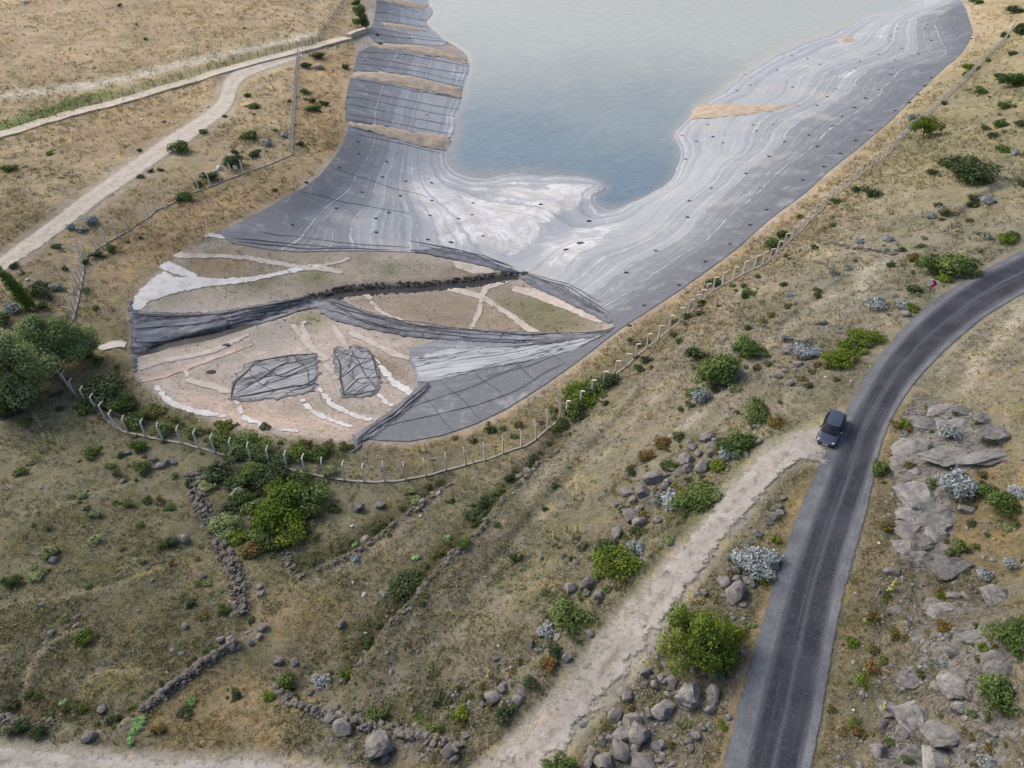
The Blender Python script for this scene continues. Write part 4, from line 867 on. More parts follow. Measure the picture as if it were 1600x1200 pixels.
def put_stone(name, me, px, py, wpx, rz=None, sy=1.0, sink=.25, sz=1.0):
    p = at(px, py); r = wpx * mpp(p) / 2
    o = link(name, me, None, None, (p[0], p[1], p[2] + r * .5 * sz * (1 - sink) - r * .12))
    o.scale = (r, r * sy, r * sz); o.rotation_euler = (rnd.uniform(-.25, .25), rnd.uniform(-.25, .25), rnd.uniform(0, 6.3) if rz is None else rz)
    return o
BOULDERS = {  # where they lie: (label tail, list of x, y, width in photo pixels)
 'in the rock pile above the dirt track': [(1022,750,32),(1005,772,23),(989,783,14),(980,771,17),(1040,727,17),(1099,731,27),(1074,735,19),(1074,721,25),
   (1091,710,17),(1082,700,15),(1105,686,21),(1114,700,19),(1110,710,15),(1077,695,13),(1116,692,13),(1115,680,11),(1040,745,13),(1044,755,13),(1039,762,14),
   (986,810,25),(997,820,25),(1000,796,14),(964,834,19),(962,790,11),(1029,771,11),(1027,815,13),(976,800,12),(1060,742,12),(1050,735,10)],
 'scattered below the dark thorn bushes by the track': [(907,855,15),(935,856,15),(901,849,9),(917,915,24),(890,921,19),(935,932,15),(932,907,10),(961,915,11),(886,1029,15),(872,996,15),(922,991,11),
   (830,1007,13),(836,1031,11),(810,1095,15),(816,1082,15),(845,870,9),(880,870,9),(900,880,10)],
 'on the strip between the dirt track and the asphalt road': [(1210,795,11),(1218,793,10),(1220,802,13),(1208,809,15),(1203,817,13),(1224,780,10),(1183,835,15),(1140,894,13),(1151,892,15),
   (1149,928,35),(1132,912,21),(1151,906,14),(1167,908,15),(1100,928,13),(1161,945,11),(1124,1022,15),(1047,1011,19),(1101,1052,11),(1114,1060,10),(1175,915,12),(1143,942,12)],
 'in the heap below the dirt track': [(1009,1052,18),(1021,1059,11),(1023,1072,17),(1034,1060,15),(1040,1065,13),(1050,1067,19),(979,1089,17),(962,1119,21),(1014,1117,18),(1037,1112,33),
   (1114,1084,23),(1112,1096,17),(1110,1110,19),(987,1132,29),(997,1150,33),(969,1151,23),(954,1156,17),(941,1159,15),(970,1177,33),(994,1171,17),
   (986,1181,11),(927,1180,25),(944,1193,27),(1002,1195,33),(920,1195,19),(1036,1181,13),(1029,1190,11),(1037,1164,17),(1077,1159,14),(1087,1150,17),(1080,1170,11),(1026,1170,15),(1007,1070,11),(1097,1137,13)],
 'in the broken wall beside the lower track': [(535,1139,30),(532,1120,18),(557,1129,18),(545,1125,15),(517,1124,18),(507,1122,14),(497,1117,13),(525,1106,10),(487,1109,12),(705,1175,23),(710,1187,13),
   (704,1157,11),(696,1157,9),(690,1159,9),(637,1150,18),(627,1146,14),(655,1152,16),(667,1155,16),(677,1157,12),(617,1137,14),(602,1186,15),(729,1150,12),(570,1136,12),(576,1142,10)],
 'on the steep bank under the dirt track': [(770,1092,23),(785,1077,17),(790,1072,13),(755,1100,12),(775,1030,11),(800,1068,10)],
 'lying loose on the dry terrace': [(535,977,14),(460,1036,13),(437,1035,15),(535,1064,12),(571,1021,9),(409,930,13),(406,918,10),(410,982,15),(406,996,11),(559,795,20),(594,791,16),(572,847,15),(660,786,11),(371,777,23),(392,810,9),(555,870,10)],
 'lying loose on the weedy field beside the rubble wall': [(121,979,12),(124,962,8),(81,989,10),(72,1007,11),(362,1012,16),(360,999,11),(140,1153,20),(160,1109,13),(317,902,14),(290,979,10),(345,1001,12),(390,992,13),(392,1005,11),
   (241,719,11),(240,732,9),(250,730,11),(260,725,13),(272,724,10),(199,709,10),(192,752,10),(290,844,17),(274,846,10),(84,877,13)],
 'half hidden on the slope between perimeter fence and road': [(870,705,8),(824,736,11),(815,742,10),(810,746,9),(840,725,9),(1165,712,11),(1185,691,11),(1235,600,12),(1245,570,13),(1225,580,10),(1260,560,12),(1215,590,11),(1232,550,18),(1220,575,9),(1415,492,15),(1300,340,8)],
}
bi = 0
for tail, lst in BOULDERS.items():
    for x, y, w in lst:
        me = BOULD[bi % 8] if w >= 12 else SMALL[bi % 6]; bi += 1
        size = 'large' if w >= 26 else ('middle-sized' if w >= 15 else 'small')
        tag(put_stone('boulder', me, x, y, w * 1.3, sy=rnd.uniform(.85, 1.1), sz=rnd.uniform(.8, 1.1)), f'{size} rounded grey boulder {tail}', 'boulder', f'{size} boulders {tail}')
o = put_stone('boulder', stone_mesh('boulder', 412, 5, 9, M['rock'], (1, .85, .62), .09), 593, 1166, 62, rz=.9, sz=1.0)
tag(o, 'biggest flat-faced grey boulder set in the wall beside the lower track', 'boulder')
o = put_stone('boulder', stone_mesh('boulder', 431, 5, 8, M['rock'], (1, .9, .7), .09), 1079, 1092, 54, rz=.3)
tag(o, 'biggest lichen-speckled boulder between dirt track and asphalt road', 'boulder')
WHITES = [(222,187,7),(238,191,6),(255,190,9),(271,193,7),(313,174,6),(325,167,6),(40,5,11),(343,264,13),(337,268,7),(322,497,0),(699,1090,6),(714,1080,6),(677,1100,8),(633,1104,5),(552,911,7),(569,930,9),(635,936,6),(572,990,7),
  (550,822,7),(657,807,7),(676,771,8),(686,771,8),(779,1010,7),(1099,511,5),(1097,529,4),(908,686,5),(1017,634,4),(43,438,8),(3,370,6),(1360,573,5),(1330,596,6),(1290,590,7),(1260,600,6),(1343,268,0),(1342,292,6),(960,543,4),(312,659,5),(1373,850,7),(1386,932,8),(1336,928,6),(1333,1035,7),(1333,1110,6),(480,78,5),(500,125,6),(1114,1072,0)]
for x, y, w in WHITES:
    if w: tag(put_stone('pale_stone', PALE[int(x) % 4], x, y, w), 'small whitish stone lying in dry grass', 'stone', 'whitish stones in dry grass')
LEDGES = [(1472,636,44,20,.3),(1462,658,60,26,.15),(1497,660,54,24,-.1),(1430,697,66,52,.35),(1487,706,84,34,.45),(1537,712,74,24,.15),(1412,719,38,28,.2),(1430,733,22,16,0),
  (1442,767,58,44,.5),(1425,800,48,36,.3),(1420,820,44,30,.2),(1464,808,62,36,.6),(1440,842,40,32,.4),(1466,833,40,26,.5),(1417,852,34,22,.1),(1432,867,50,24,.2),(1488,879,72,34,.2),
  (1555,674,50,32,.2),(1540,651,34,22,0),(1475,952,46,20,.2),(1434,1119,52,40,.3),(1465,1132,36,24,.2),(1482,1143,66,34,-.3),(1434,1177,34,38,1.2),(1469,1186,50,44,.1),(1494,1064,46,34,-.3),(1465,1072,22,16,0),
  (1502,1102,36,18,.2),(1394,1104,36,26,-.4),(1424,1054,36,30,.8),(1372,1172,30,24,.6),(1567,1036,52,38,.3),(1542,1044,18,32,1.4),(1517,1087,10,20,1.6),(1527,989,50,16,.2),(1458,944,30,20,.3),(1488,929,24,16,.4),
  (1510,929,14,16,1.2),(1562,928,40,32,.5),(1552,1139,30,16,0),(1492,1017,30,14,.1),(1400,950,26,14,.3),(1530,760,34,18,.3),(1510,790,30,18,.4),(1395,890,24,16,.2),(1508,640,40,20,.1),(1380,1130,26,16,.3),(1410,1140,26,18,.3)]
for i, (x, y, w, h, rz) in enumerate(LEDGES):
    p = at(x, y + h * .2); m = mpp(p); rx = w * m / 2 * 1.25; ry = max(h * m / 2 * 1.45, .25)
    me = LEDGE[i % 6] if w > 30 else BOULD[i % 8]
    o = link('rock_ledge', me, None, None, (p[0], p[1], p[2] - ry * .05)); k = 1.0 / (.62 if w > 30 else .8)
    o.scale = (rx, ry * k, min(rx, ry) * (1.25 if w > 30 else .9)); o.rotation_euler = (rnd.uniform(-.15, .25), rnd.uniform(-.2, .2), rz * .6)
    size = 'broad' if w > 45 else ('middle-sized' if w > 28 else 'small')
    where = 'on the slope beside the road junction' if y < 780 else ('on the slope above the straight road' if y < 1000 else 'beside the lowest stretch of road')
    tag(o, f'{size} cracked grey bedrock ledge {where}', 'rock', f'{size} bedrock ledges {where}')

def merged_stones(name, spots, protos_seed, mat, parent, sub=1):
    Vs, Fs, off = [], [], 0
    pr = [stone_proto(protos_seed + i, sub, 5, (1, .8, .65), .05) for i in range(6)]
    for i, (x, y, z, r) in enumerate(spots):
        V, F = pr[i % 6]; a = rnd.uniform(0, 6.3); c, s = math.cos(a), math.sin(a)
        v = V * r * np.array([rnd.uniform(.8, 1.2), rnd.uniform(.8, 1.2), rnd.uniform(.7, 1.1)]); v = np.stack([v[:, 0] * c - v[:, 1] * s, v[:, 0] * s + v[:, 1] * c, v[:, 2]], 1) + [x, y, z]
        Vs.append(v); Fs.append(F + off); off += len(V)
    return stuff(link(name, mesh_np(name, np.vstack(Vs), np.vstack(Fs)), mat, parent))
def stone_wall(label, path, width, height, smin, smax, nbig, nsmall):
    L = W(path); d = np.concatenate([[0], np.cumsum(np.hypot(*np.diff(L, axis=0).T))]); z0 = at(*path[0])
    root = empty('stone_wall', (L[0][0], L[0][1], float(H(L[0][:1], L[0][1:])[0])), label, 'stone wall'); o0 = np.array(root.location)
    def spot(r):
        t = rnd.uniform(0, d[-1]); i = min(np.searchsorted(d, t, side='right') - 1, len(L) - 2); f = (t - d[i]) / (d[i + 1] - d[i])
        q = L[i] * (1 - f) + L[i + 1] * f; tt = (L[i + 1] - L[i]) / (d[i + 1] - d[i]); u = rnd.uniform(-1, 1)
        q = q + np.array([-tt[1], tt[0]]) * u * width / 2; zz = float(H(q[:1], q[1:])[0]) + height * (1 - u * u) * rnd.uniform(.3, 1) - r * .1
        return q[0], q[1], zz
    for i in range(nbig):
        r = rnd.uniform(smin, smax); x, y, z = spot(r)
        s = link('stone', WALL[i % 8], None, root, (x - o0[0], y - o0[1], z - o0[2])); s.scale = (r, r * rnd.uniform(.8, 1.1), r * rnd.uniform(.7, 1.1)); s.rotation_euler = (rnd.uniform(-.3, .3), rnd.uniform(-.3, .3), rnd.uniform(0, 6.3))
    sp = []
    for i in range(nsmall):
        r = rnd.uniform(smin * .35, smin * .75); x, y, z = spot(r); sp.append((x - o0[0], y - o0[1], z - o0[2], r))
    merged_stones('rubble', sp, 500, M['wallstone'], root)
stone_wall('tumbled grey rubble wall running down beside the green thicket', [(300,738),(308,770),(318,800),(332,825),(345,852),(366,890),(374,925),(378,962)], 1.7, .55, .22, .42, 150, 900)
stone_wall('dark dry-stone terrace wall curving under the weedy field', [(372,1005),(340,1022),(318,1038),(290,1060),(262,1080),(240,1098),(222,1112)], .9, .5, .18, .34, 130, 420)
stone_wall('low stone edge of the terrace under the long fence', [(467,903),(520,880),(570,855),(610,825),(650,795),(675,775),(705,755)], .7, .25, .14, .30, 60, 200)
stone_wall('broken stone edge of the middle terrace', [(560,1045),(575,1020),(600,985),(640,945),(680,895),(705,868),(745,835),(770,800),(800,765),(830,735),(870,705)], .7, .22, .14, .32, 80, 260)
stone_wall('grey stone wall with big blocks along the lower track', [(440,1085),(470,1105),(520,1122),(560,1134),(620,1142),(680,1158),(722,1172)], 1.3, .6, .22, .42, 120, 380)
stone_wall('dark low stone edge where the field drops near the lower track', [(0,1122),(40,1130),(80,1132),(115,1130)], .9, .3, .15, .3, 40, 160)
stone_wall('long thin line of grey stones across the upper slope', [(1290,378),(1330,388),(1365,392),(1400,398)], .9, .35, .2, .36, 45, 120)
stone_wall('short stone line beside the dark thicket on the left', [(0,655),(20,645),(40,622),(50,605)], .8, .4, .25, .45, 26, 60)
stone_wall('small pile of stones sticking out of the thicket', [(445,862),(452,880),(458,902)], .8, .3, .15, .3, 30, 80)

# loose stones too small to count: stream pebbles, chips on slopes
sp = []
for i in range(420):
    k = rnd.randrange(45, 138); q = ss[k] + nn[k] * rnd.choice((-1, 1)) * rnd.uniform(.7, 1.9); sp.append((q[0], q[1], float(H(q[:1], q[1:])[0]) + .08, rnd.uniform(.12, .32)))
tag(merged_stones('stream_stones', sp, 520, M['wet'], None), 'dark wet stones lining the narrow stream', 'stones')
sp = []
CHIP_ZONES = [([(1380,640),(1600,560),(1640,1220),(1290,1220),(1370,900)], 1500), ([(900,1200),(1000,1040),(1120,880),(1220,760),(1215,850),(1120,1200)], 700),
   ([(850,900),(1100,680),(1250,560),(1300,600),(1150,700),(900,1000)], 520), ([(460,1100),(760,1050),(900,960),(880,1010),(720,1180),(560,1200)], 420), ([(540,880),(900,690),(960,780),(600,1080)], 260), ([(0,650),(350,740),(380,1000),(0,1110)], 260), ([(1000,560),(1400,300),(1600,300),(1500,420),(1150,650)], 420),
   ([(855,1100),(1270,690),(1280,700),(905,1150)], 160), ([(0,300),(400,100),(540,100),(500,260),(150,400)], 260)]
for poly, n in CHIP_ZONES:
    P = np.array(poly, float); x0, y0 = P.min(0); x1, y1 = P.max(0); X = rng.uniform(x0, x1, n * 3); Y = rng.uniform(y0, y1, n * 3); k = inside(P, X, Y); X = X[k][:n]; Y = Y[k][:n]
    wx, wy = unproj(X, Y, Hq); wz = H(wx, wy); rm = look(roadm, wx, wy, wz)
    for a, b, c, r_ in zip(wx, wy, wz, rm):
        if r_ < .05: sp.append((a, b, c + .02, min(.30, .04 + rnd.expovariate(18))))
tag(merged_stones('stone_chips', sp, 540, M['ledge'], None), 'small grey stone chips strewn over the dry slopes', 'stones')

# ------------------------------------------------------------------ sandbags on the lining
BAGS = [(700,90,0),(885/4+400,363/4,6),(680/4+400,380/4,5),(572/4+400,612/4,6),(560/4+400,682/4,5),(634/4+400,888/4,6),(642/4+400,962/4,6),(815/4+400,1012/4,6),(518/4+400,1050/4,7),(788/4+400,1108/4,7),(935/4+400,1135/4,6),(1098/4+400,1146/4,6),(1065/4+400,720/4,5),
 (315/4+400,1142/4,8),(498/4+400,300+104/4,7),(660/4+400,301,7),(900/4+400,300+27/4,7),(830/4+400,300+132/4,7),(748/4+400,300+168/4,7),(225/4+400,300+208/4,7),(750/4+400,300+254/4,7),(1088/4+400,300+150/4,6),(1075/4+400,300+300/4,7),(1217/4+400,300+318/4,9),(1265/4+400,300+170/4,6),(1350/4+400,300+146/4,6),(1418/4+400,300+278/4,6),(1355/4+400,300+70/4,5),(1100/4+400,300+56/4,6),
 (178/4+800,300+80/4,7),(480/4+800,300+185/4,9),(338/4+800,300+364/4,10),(1110/4+800,300+60/4,8),(1098/4+800,300+162/4,8),(900/4+800,300+372/4,8),(714/4+800,300+508/4,9),(828/4+800,300+714/4,9),(1045/4+800,300+586/4,9),(1210/4+800,300+440/4,9),(1365/4+800,300+330/4,8),(1490/4+800,300+210/4,8),(1592/4+800,300+115/4,8),(732/4+800,300+838/4,9),
 (1240/4+800,570/4,5),(1408/4+800,570/4,5),(1460/4+800,468/4,5),(1490/4+800,535/4,5),(1222/4+800,782/4,5),(1255/4+800,858/4,6),(1320/4+800,897/4,6),(1152/4+800,888/4,6),(1062/4+800,850/4,5),(1086/4+800,998/4,6),(1464/4+800,1088/4,7),(1248/4+800,1180/4,7),(1530/4+800,820/4,6),(1508/4+800,785/4,5),
 (1350,1045/4,8),(104/4+1200,890/4,7),(308/4+1200,920/4,7),(255/4+1200,848/4,6),(404/4+1200,792/4,6),(465/4+1200,732/4,6),(540/4+1200,675/4,7),(610/4+1200,616/4,7),(550/4+1200,882/4,8),(452/4+1200,964/4,8),(350/4+1200,1045/4,8),(220/4+1200,1130/4,8),(642/4+1200,820/4,7),(796/4+1200,695/4,7),(882/4+1200,645/4,7),(980/4+1200,540/4,6),(1022/4+1200,488/4,6),(305/4+1200,662/4,6),(370/4+1200,608/4,6),(425/4+1200,560/4,5),(768/4+1200,468/4,6),(690/4+1200,565/4,6),(780/4+1200,428/4,5),(548/4+1200,430/4,5),(575/4+1200,385/4,5),(690/4+1200,342/4,5),(796/4+1200,380/4,5),(938/4+1200,340/4,5),(1018/4+1200,256/4,5),(835/4+1200,305/4,5),(770/4+1200,228/4,4),(808/4+1200,180/4,4),(995/4+1200,155/4,4),(980/4+1200,180/4,4),(860/4+1200,95/4,4),(58/4+1200,440/4,5),(148/4+1200,352/4,5),(246/4+1200,368/4,5),(152/4+1200,548/4,5),(32/4+1200,780/4,5),(322/4+1200,405/4,5),(1270/4+1200,244/4,6),(940/4+1200,595/4,6),(5/4+1200,980/4,7)]
def bag_mesh(seed):
    bm = bmesh.new(); bmesh.ops.create_cube(bm, size=2); bmesh.ops.subdivide_edges(bm, edges=bm.edges, cuts=2, use_grid_fill=True); r = random.Random(seed)
    for v in bm.verts:
        c = v.co; k = 1 - .28 * (abs(c.x) ** 3) * .5; c.y *= k; c.z *= .35 * (1 - .35 * abs(c.x) ** 2 - .25 * abs(c.y)) ; c.x += r.uniform(-.06, .06); c.y += r.uniform(-.06, .06); c.z += r.uniform(-.04, .04)
    me = bpy.data.meshes.new('sandbag'); bm.to_mesh(me); bm.free(); me.materials.append(M['bag'])
    for p in me.polygons: p.use_smooth = True
    return me
BM = [bag_mesh(i) for i in range(3)]
for i, (x, y, w) in enumerate(BAGS):
    if not w: continue
    p = at(x, y); r = w * mpp(p) / 2 * .8
    o = link('sandbag', BM[i % 3], None, None, (p[0], p[1], p[2] + .1 + r * .13)); o.scale = (r, r * .5, r * .6); o.rotation_euler = (0, 0, rnd.uniform(-.5, .4))
    side = 'left-hand lined bank and pond head' if x < 930 else 'long lined bank below the roadside slope'
    tag(o, 'small black sandbag weighing down the striped lining ' + ('at the pond head' if x < 930 else 'on the long bank below the road slope'), 'sandbag', 'sandbags on the ' + side)
p = at(908, 381); o = link('puddle_hole', stone_mesh('black_heap', 77, 2, 4, M['bag'], (1, .7, .25)), None, None, (p[0], p[1], p[2] + .1)); o.name = 'black_tarp_heap'; r = 14 * mpp(p) / 2; o.scale = (r, r, r * .5)
tag(o, 'flat black tarp bundle lying alone on the white silt', 'tarp bundle')
p = at(822, 428); o = link('black_tarp_heap', stone_mesh('black_heap', 78, 2, 4, M['bag'], (1, .5, .25)), None, None, (p[0], p[1], p[2] + .1)); r = 24 * mpp(p) / 2; o.scale = (r, r, r * .5)
tag(o, 'black tarp bundle where the stream leaves the grass', 'tarp bundle')
for x, y, w in [(330,582,17),(353,540,17)]:
    p = at(x, y); o = link('black_tarp_heap', stone_mesh('black_heap', x, 2, 5, M['bag'], (1, .6, .3)), None, None, (p[0], p[1], p[2] + .06)); r = w * mpp(p) / 2; o.scale = (r, r, r * .6)
    tag(o, 'small dark tarp scrap on the silt ' + ('near the large torn sheet' if x == 330 else 'beside the ditch'), 'tarp scrap')

# ------------------------------------------------------------------ fences
def post_mesh(h=2.35, arm=.45, w=.088):
    bm = bmesh.new()
    def sect(c, dx, s): return [bm.verts.new((c[0] + a * s, c[1] + b * s, c[2])) for a, b in ((-1, -1), (1, -1), (1, 1), (-1, 1))]
    S_ = [sect((0, 0, -.3), 0, w), sect((0, 0, h * .55), 0, w * .92), sect((0, 0, h), 0, w * .85), sect((arm * .55, 0, h + arm * .45), 0, w * .7), sect((arm, 0, h + arm * .75), 0, w * .6)]
    for a, b in zip(S_[:-1], S_[1:]):
        for i in range(4): bm.faces.new((a[i], a[(i + 1) % 4], b[(i + 1) % 4], b[i]))
    bm.faces.new(S_[-1]); bm.faces.new(S_[0][::-1])
    me = bpy.data.meshes.new('fence_post'); bm.to_mesh(me); bm.free(); return me
def walk(L, sp):
    d = np.concatenate([[0], np.cumsum(np.hypot(*np.diff(L, axis=0).T))]); n = max(2, int(round(d[-1] / sp)) + 1); t = np.linspace(0, d[-1], n)
    q = np.stack([np.interp(t, d, L[:, k]) for k in range(2)], 1); g = np.gradient(q, axis=0); return q, g / np.hypot(*g.T)[:, None]
def tube_path(P, r, V, F, k=3):
    b = len(V); P = np.array(P)
    for i, p in enumerate(P):
        t = P[min(i + 1, len(P) - 1)] - P[max(i - 1, 0)]; t = t / np.linalg.norm(t); s = np.cross(t, [0, 0, 1]); s = s / max(np.linalg.norm(s), 1e-6); u = np.cross(s, t)
        for j in range(k): a = 2 * math.pi * j / k; V.append(p + r * (math.cos(a) * s + math.sin(a) * u))
    for i in range(len(P) - 1):
        for j in range(k): F.append((b + i * k + j, b + i * k + (j + 1) % k, b + (i + 1) * k + (j + 1) % k, b + (i + 1) * k + j))
def box_path(q, g, w, h, sink=.25):
    nrm = np.stack([-g[:, 1], g[:, 0]], 1); V = []; F = []
    for i in range(len(q)):
        z = float(H(q[i][:1], q[i][1:])[0])
        for s, zz in ((-1, -sink), (-1, h), (1, h), (1, -sink)): V.append((*(q[i] + nrm[i] * s * w / 2), z + zz))
    for i in range(len(q) - 1):
        for j in range(3): F.append((4 * i + j, 4 * i + j + 1, 4 * i + j + 5, 4 * i + j + 4))
    n = len(q) - 1; F += [(0, 1, 2, 3), (4 * n + 3, 4 * n + 2, 4 * n + 1, 4 * n)]
    return np.array(V), np.array(F)
POST = post_mesh(); POST.materials.append(M['post'])
POSTG = post_mesh(1.9, .28, .05); POSTG.materials.append(M['greenmetal'])
POSTS = post_mesh(2.0, .30, .06); POSTS.materials.append(M['wire'])
def fence(label, path, side, sp=2.35, post=POST, kerb=(.24, .15), wires=(.5, .95, 1.4, 1.85), wr=.012, brace=(), thick=1.0):
    L = W(path); q, g = walk(L, sp); zz = H(q[:, 0], q[:, 1]); root = empty('fence', (q[0][0], q[0][1], float(zz[0])), label, 'fence'); o0 = np.array(root.location)
    for i in range(len(q)):
        o = link('fence_post', post, None, root, tuple(np.array((*q[i], zz[i])) - o0)); nrm = np.array([-g[i][1], g[i][0]]) * side
        o.rotation_euler = (rnd.uniform(-.04, .04), rnd.uniform(-.04, .04), math.atan2(nrm[1], nrm[0]) + rnd.uniform(-.12, .12)); o.scale = (thick, thick, rnd.uniform(.94, 1.05))
    if kerb:
        q2, g2 = walk(L, .7); V, F = box_path(q2, g2, kerb[0], kerb[1]); link('kerb', mesh_np('kerb', V - o0, F), M['concrete'], root)
    V = []; F = []
    for h in wires:
        tube_path([np.array((*q[i], zz[i] + h)) - o0 for i in range(len(q))], wr, V, F)
    if post is not POSTG:
        nr = np.stack([-g[:, 1], g[:, 0]], 1) * side
        tube_path([np.array((*(q[i] + nr[i] * .38), zz[i] + 2.35)) - o0 for i in range(len(q))], wr, V, F)
    stuff(link('wire_strands', mesh_np('wire_strands', np.array(V), np.array(F)), M['wire'], root))
    for bi_ in brace:
        V = []; F = []
        for s in (-1, 1):
            i = bi_; a = np.array((*q[i], zz[i] + 1.5)) - o0; bq = q[i] + g[i] * s * 1.3; b = np.array((*bq, float(H(bq[:1], bq[1:])[0]))) - o0
            tube_path([a, b], .055, V, F, 4)
        link('brace', mesh_np('brace', np.array(V), np.array(F)), M['post'], root)
    return root, q, zz
FEN_A = [(97,592),(120,620),(150,641),(165,656),(180,668),(197,677),(228,683),(257,689),(284,693),(314,701),(345,711),(362,714),(405,722),(432,728),(465,737),(497,744),(529,750),(561,753),(591,754),(624,752),(660,745),(695,736),(729,727),(757,720),(789,708),(820,698),(841,684),(859,668),(875,655)]
FEN_B = [(885,648),(905,635),(930,612),(950,596),(969,580),(985,567),(1000,552),(1016,540),(1030,529),(1045,517),(1060,505),(1075,491),(1086,482),(1099,468),(1110,458),(1125,448),(1145,438),(1161,429),(1178,421),(1194,413),(1206,404),(1245,367),(1290,322),(1310,303),(1345,274),(1390,240),(1418,207),(1445,187),(1475,157),(1510,125),(1545,90),(1560,75),(1583,45)]
FEN_C = [(457,242),(425,256),(393,267),(370,276),(345,285),(325,294),(300,302),(270,318),(248,327),(230,342),(210,354),(190,367),(170,378),(150,392),(136,402)]
FEN_C2 = [(126,394),(130,410),(131,425),(128,440),(124,458),(121,475),(114,502)]
FEN_D = [(467,88),(465,110),(463,130),(461,170),(458,205),(457,240)]
FEN_E = [(498,66),(484,76),(470,90)]
FEN_F = [(-60,226),(0,206),(100,175),(200,151),(300,122),(400,92),(500,66)]
FEN_G = [(501,64),(503,58),(514,42),(528,22),(540,2),(552,-20)]
fence('concrete post fence with bent tops and a kerb curving below the basin', FEN_A, 1, 2.3, brace=(6,))
fence('concrete post fence climbing the bank between striped lining and road slope', FEN_B, -1, 2.4, thick=1.25)
fence('concrete post fence with leaning posts above the pond head bank', FEN_C, -1, 2.4)
fence('short concrete post fence running behind the willow', FEN_C2, -1, 2.1)
fence('steep straight grey post fence on the bare bank by the soil strips', FEN_D, -1, 2.3)
fence('short concrete post fence joining the concrete wall to the steep fence', FEN_E, -1, 2.3, kerb=None)
fence('long dark green metal fence along the concrete channel wall', FEN_F, 1, 2.6, POSTG, None, tuple(np.linspace(.1, 1.85, 12)), .016)
fence('grey metal fence going on beyond the concrete wall', FEN_G, 1, 2.6, POSTS, None, tuple(np.linspace(.1, 1.85, 12)), .016)

# concrete channel wall
L = W([(-60,232),(0,212),(100,181),(200,156),(300,127),(400,97),(500,71),(545,60)]); q2, g2 = walk(L, 2.0); V, F = box_path(q2, g2, 1.5, .45, .5)
root = empty('concrete_wall', tuple(V[0]), 'long pale concrete channel wall beside the dark green fence', 'concrete wall'); o0 = np.array(root.location)
for k in range(0, len(q2) - 1, 4):
    V, F = box_path(q2[k:k + 5], g2[k:k + 5], 3.6, .3, .5)
    V[:4] += np.append(g2[k] * .015, 0); V[-4:] -= np.append(g2[min(k + 4, len(q2) - 1)] * .015, 0)
    link('wall_panel', mesh_np('wall_panel', V - o0, F), M['channel'], root)
L = W([(545,60),(556,55),(571,50)]); q2, g2 = walk(L, 1.5); V, F = box_path(q2, g2, 1.6, 1.2, .5); link('end_block', mesh_np('end_block', V - o0, F), M['channel'], root)

# ------------------------------------------------------------------ boards and road sign
def board(name, label, px, py, w, h, zc, c0, cstripe, rz=0.0):
    p = at(px, py); root = empty(name, p, label, 'sign', rz=rz)
    def bx(nm, x0, x1, y0, y1, z0, z1, m):
        V = np.array([(x, y, z) for x in (x0, x1) for y in (y0, y1) for z in (z0, z1)]); F = np.array([(0, 1, 3, 2), (4, 6, 7, 5), (0, 4, 5, 1), (2, 3, 7, 6), (0, 2, 6, 4), (1, 5, 7, 3)])
        return link(nm, mesh_np(nm, V, F), m, root)
    bx('pole', -.03, .03, .02, .08, -.2, zc, M['wire'])
    bx('panel', -w / 2, w / 2, -.02, .018, zc - h / 2, zc + h / 2, c0)
    return root, bx
WHT = m_simple('white_sign_paint', S(226,224,222), S(214,212,210), 2, .5, rand=0, bump=0); RED = m_simple('red_sign_paint', S(190,34,48), S(176,30,44), 2, .5, rand=0, bump=0); YEL = m_simple('yellow_sign_paint', S(206,192,140), S(190,176,124), 2, .5, rand=0, bump=0)
root, bx = board('warning_board', 'white board with red lettering bar hung on the kerbed fence', 678, 733, .85, .6, 1.45, WHT, RED)
bx('red_bar', -.36, .36, -.026, -.022, 1.52, 1.66, RED); bx('text_line', -.30, .30, -.026, -.022, 1.36, 1.42, RED); bx('text_line', -.25, .25, -.026, -.022, 1.24, 1.29, RED)
board('warning_board', 'small yellowish board hung on the fence near its end', 774, 712, .7, .32, 1.5, YEL, RED)
board('warning_board', 'small white board on the leaning fence at the bushes', 370, 272, .8, .8, 1.4, WHT, RED)
board('warning_board', 'small white plate on the fence beside the striped bank', 1077, 489, .5, .7, 1.5, WHT, RED)
p = at(1452, 457); root = empty('chevron_sign', p, 'red and white chevron curve sign standing beside the bend', 'road sign', rz=-.5); root.scale = (1.35, 1.35, 1.35)
def prism(nm, pts, y0, y1, m, par):
    n = len(pts); V = [(x, y0, z) for x, z in pts] + [(x, y1, z) for x, z in pts]; bm = bmesh.new(); vs = [bm.verts.new(v) for v in V]
    bm.faces.new(vs[:n]); bm.faces.new(vs[n:][::-1])
    for i in range(n): bm.faces.new((vs[i], vs[i + n], vs[(i + 1) % n + n], vs[(i + 1) % n]))
    bmesh.ops.recalc_face_normals(bm, faces=bm.faces); me = bpy.data.meshes.new(nm); bm.to_mesh(me); bm.free(); return link(nm, me, m, par)
prism('pole', [(-.04, -.2), (.04, -.2), (.04, 1.1), (-.04, 1.1)], .03, .10, M['wire'], root)
pn = prism('panel', [(-.36, .62), (.36, .62), (.36, 1.34), (-.36, 1.34)], -.02, .02, WHT, root)
prism('chevron', [(-.18, .62), (.10, .62), (.34, .98), (.10, 1.34), (-.18, 1.34), (.06, .98)], -.032, -.024, RED, root)

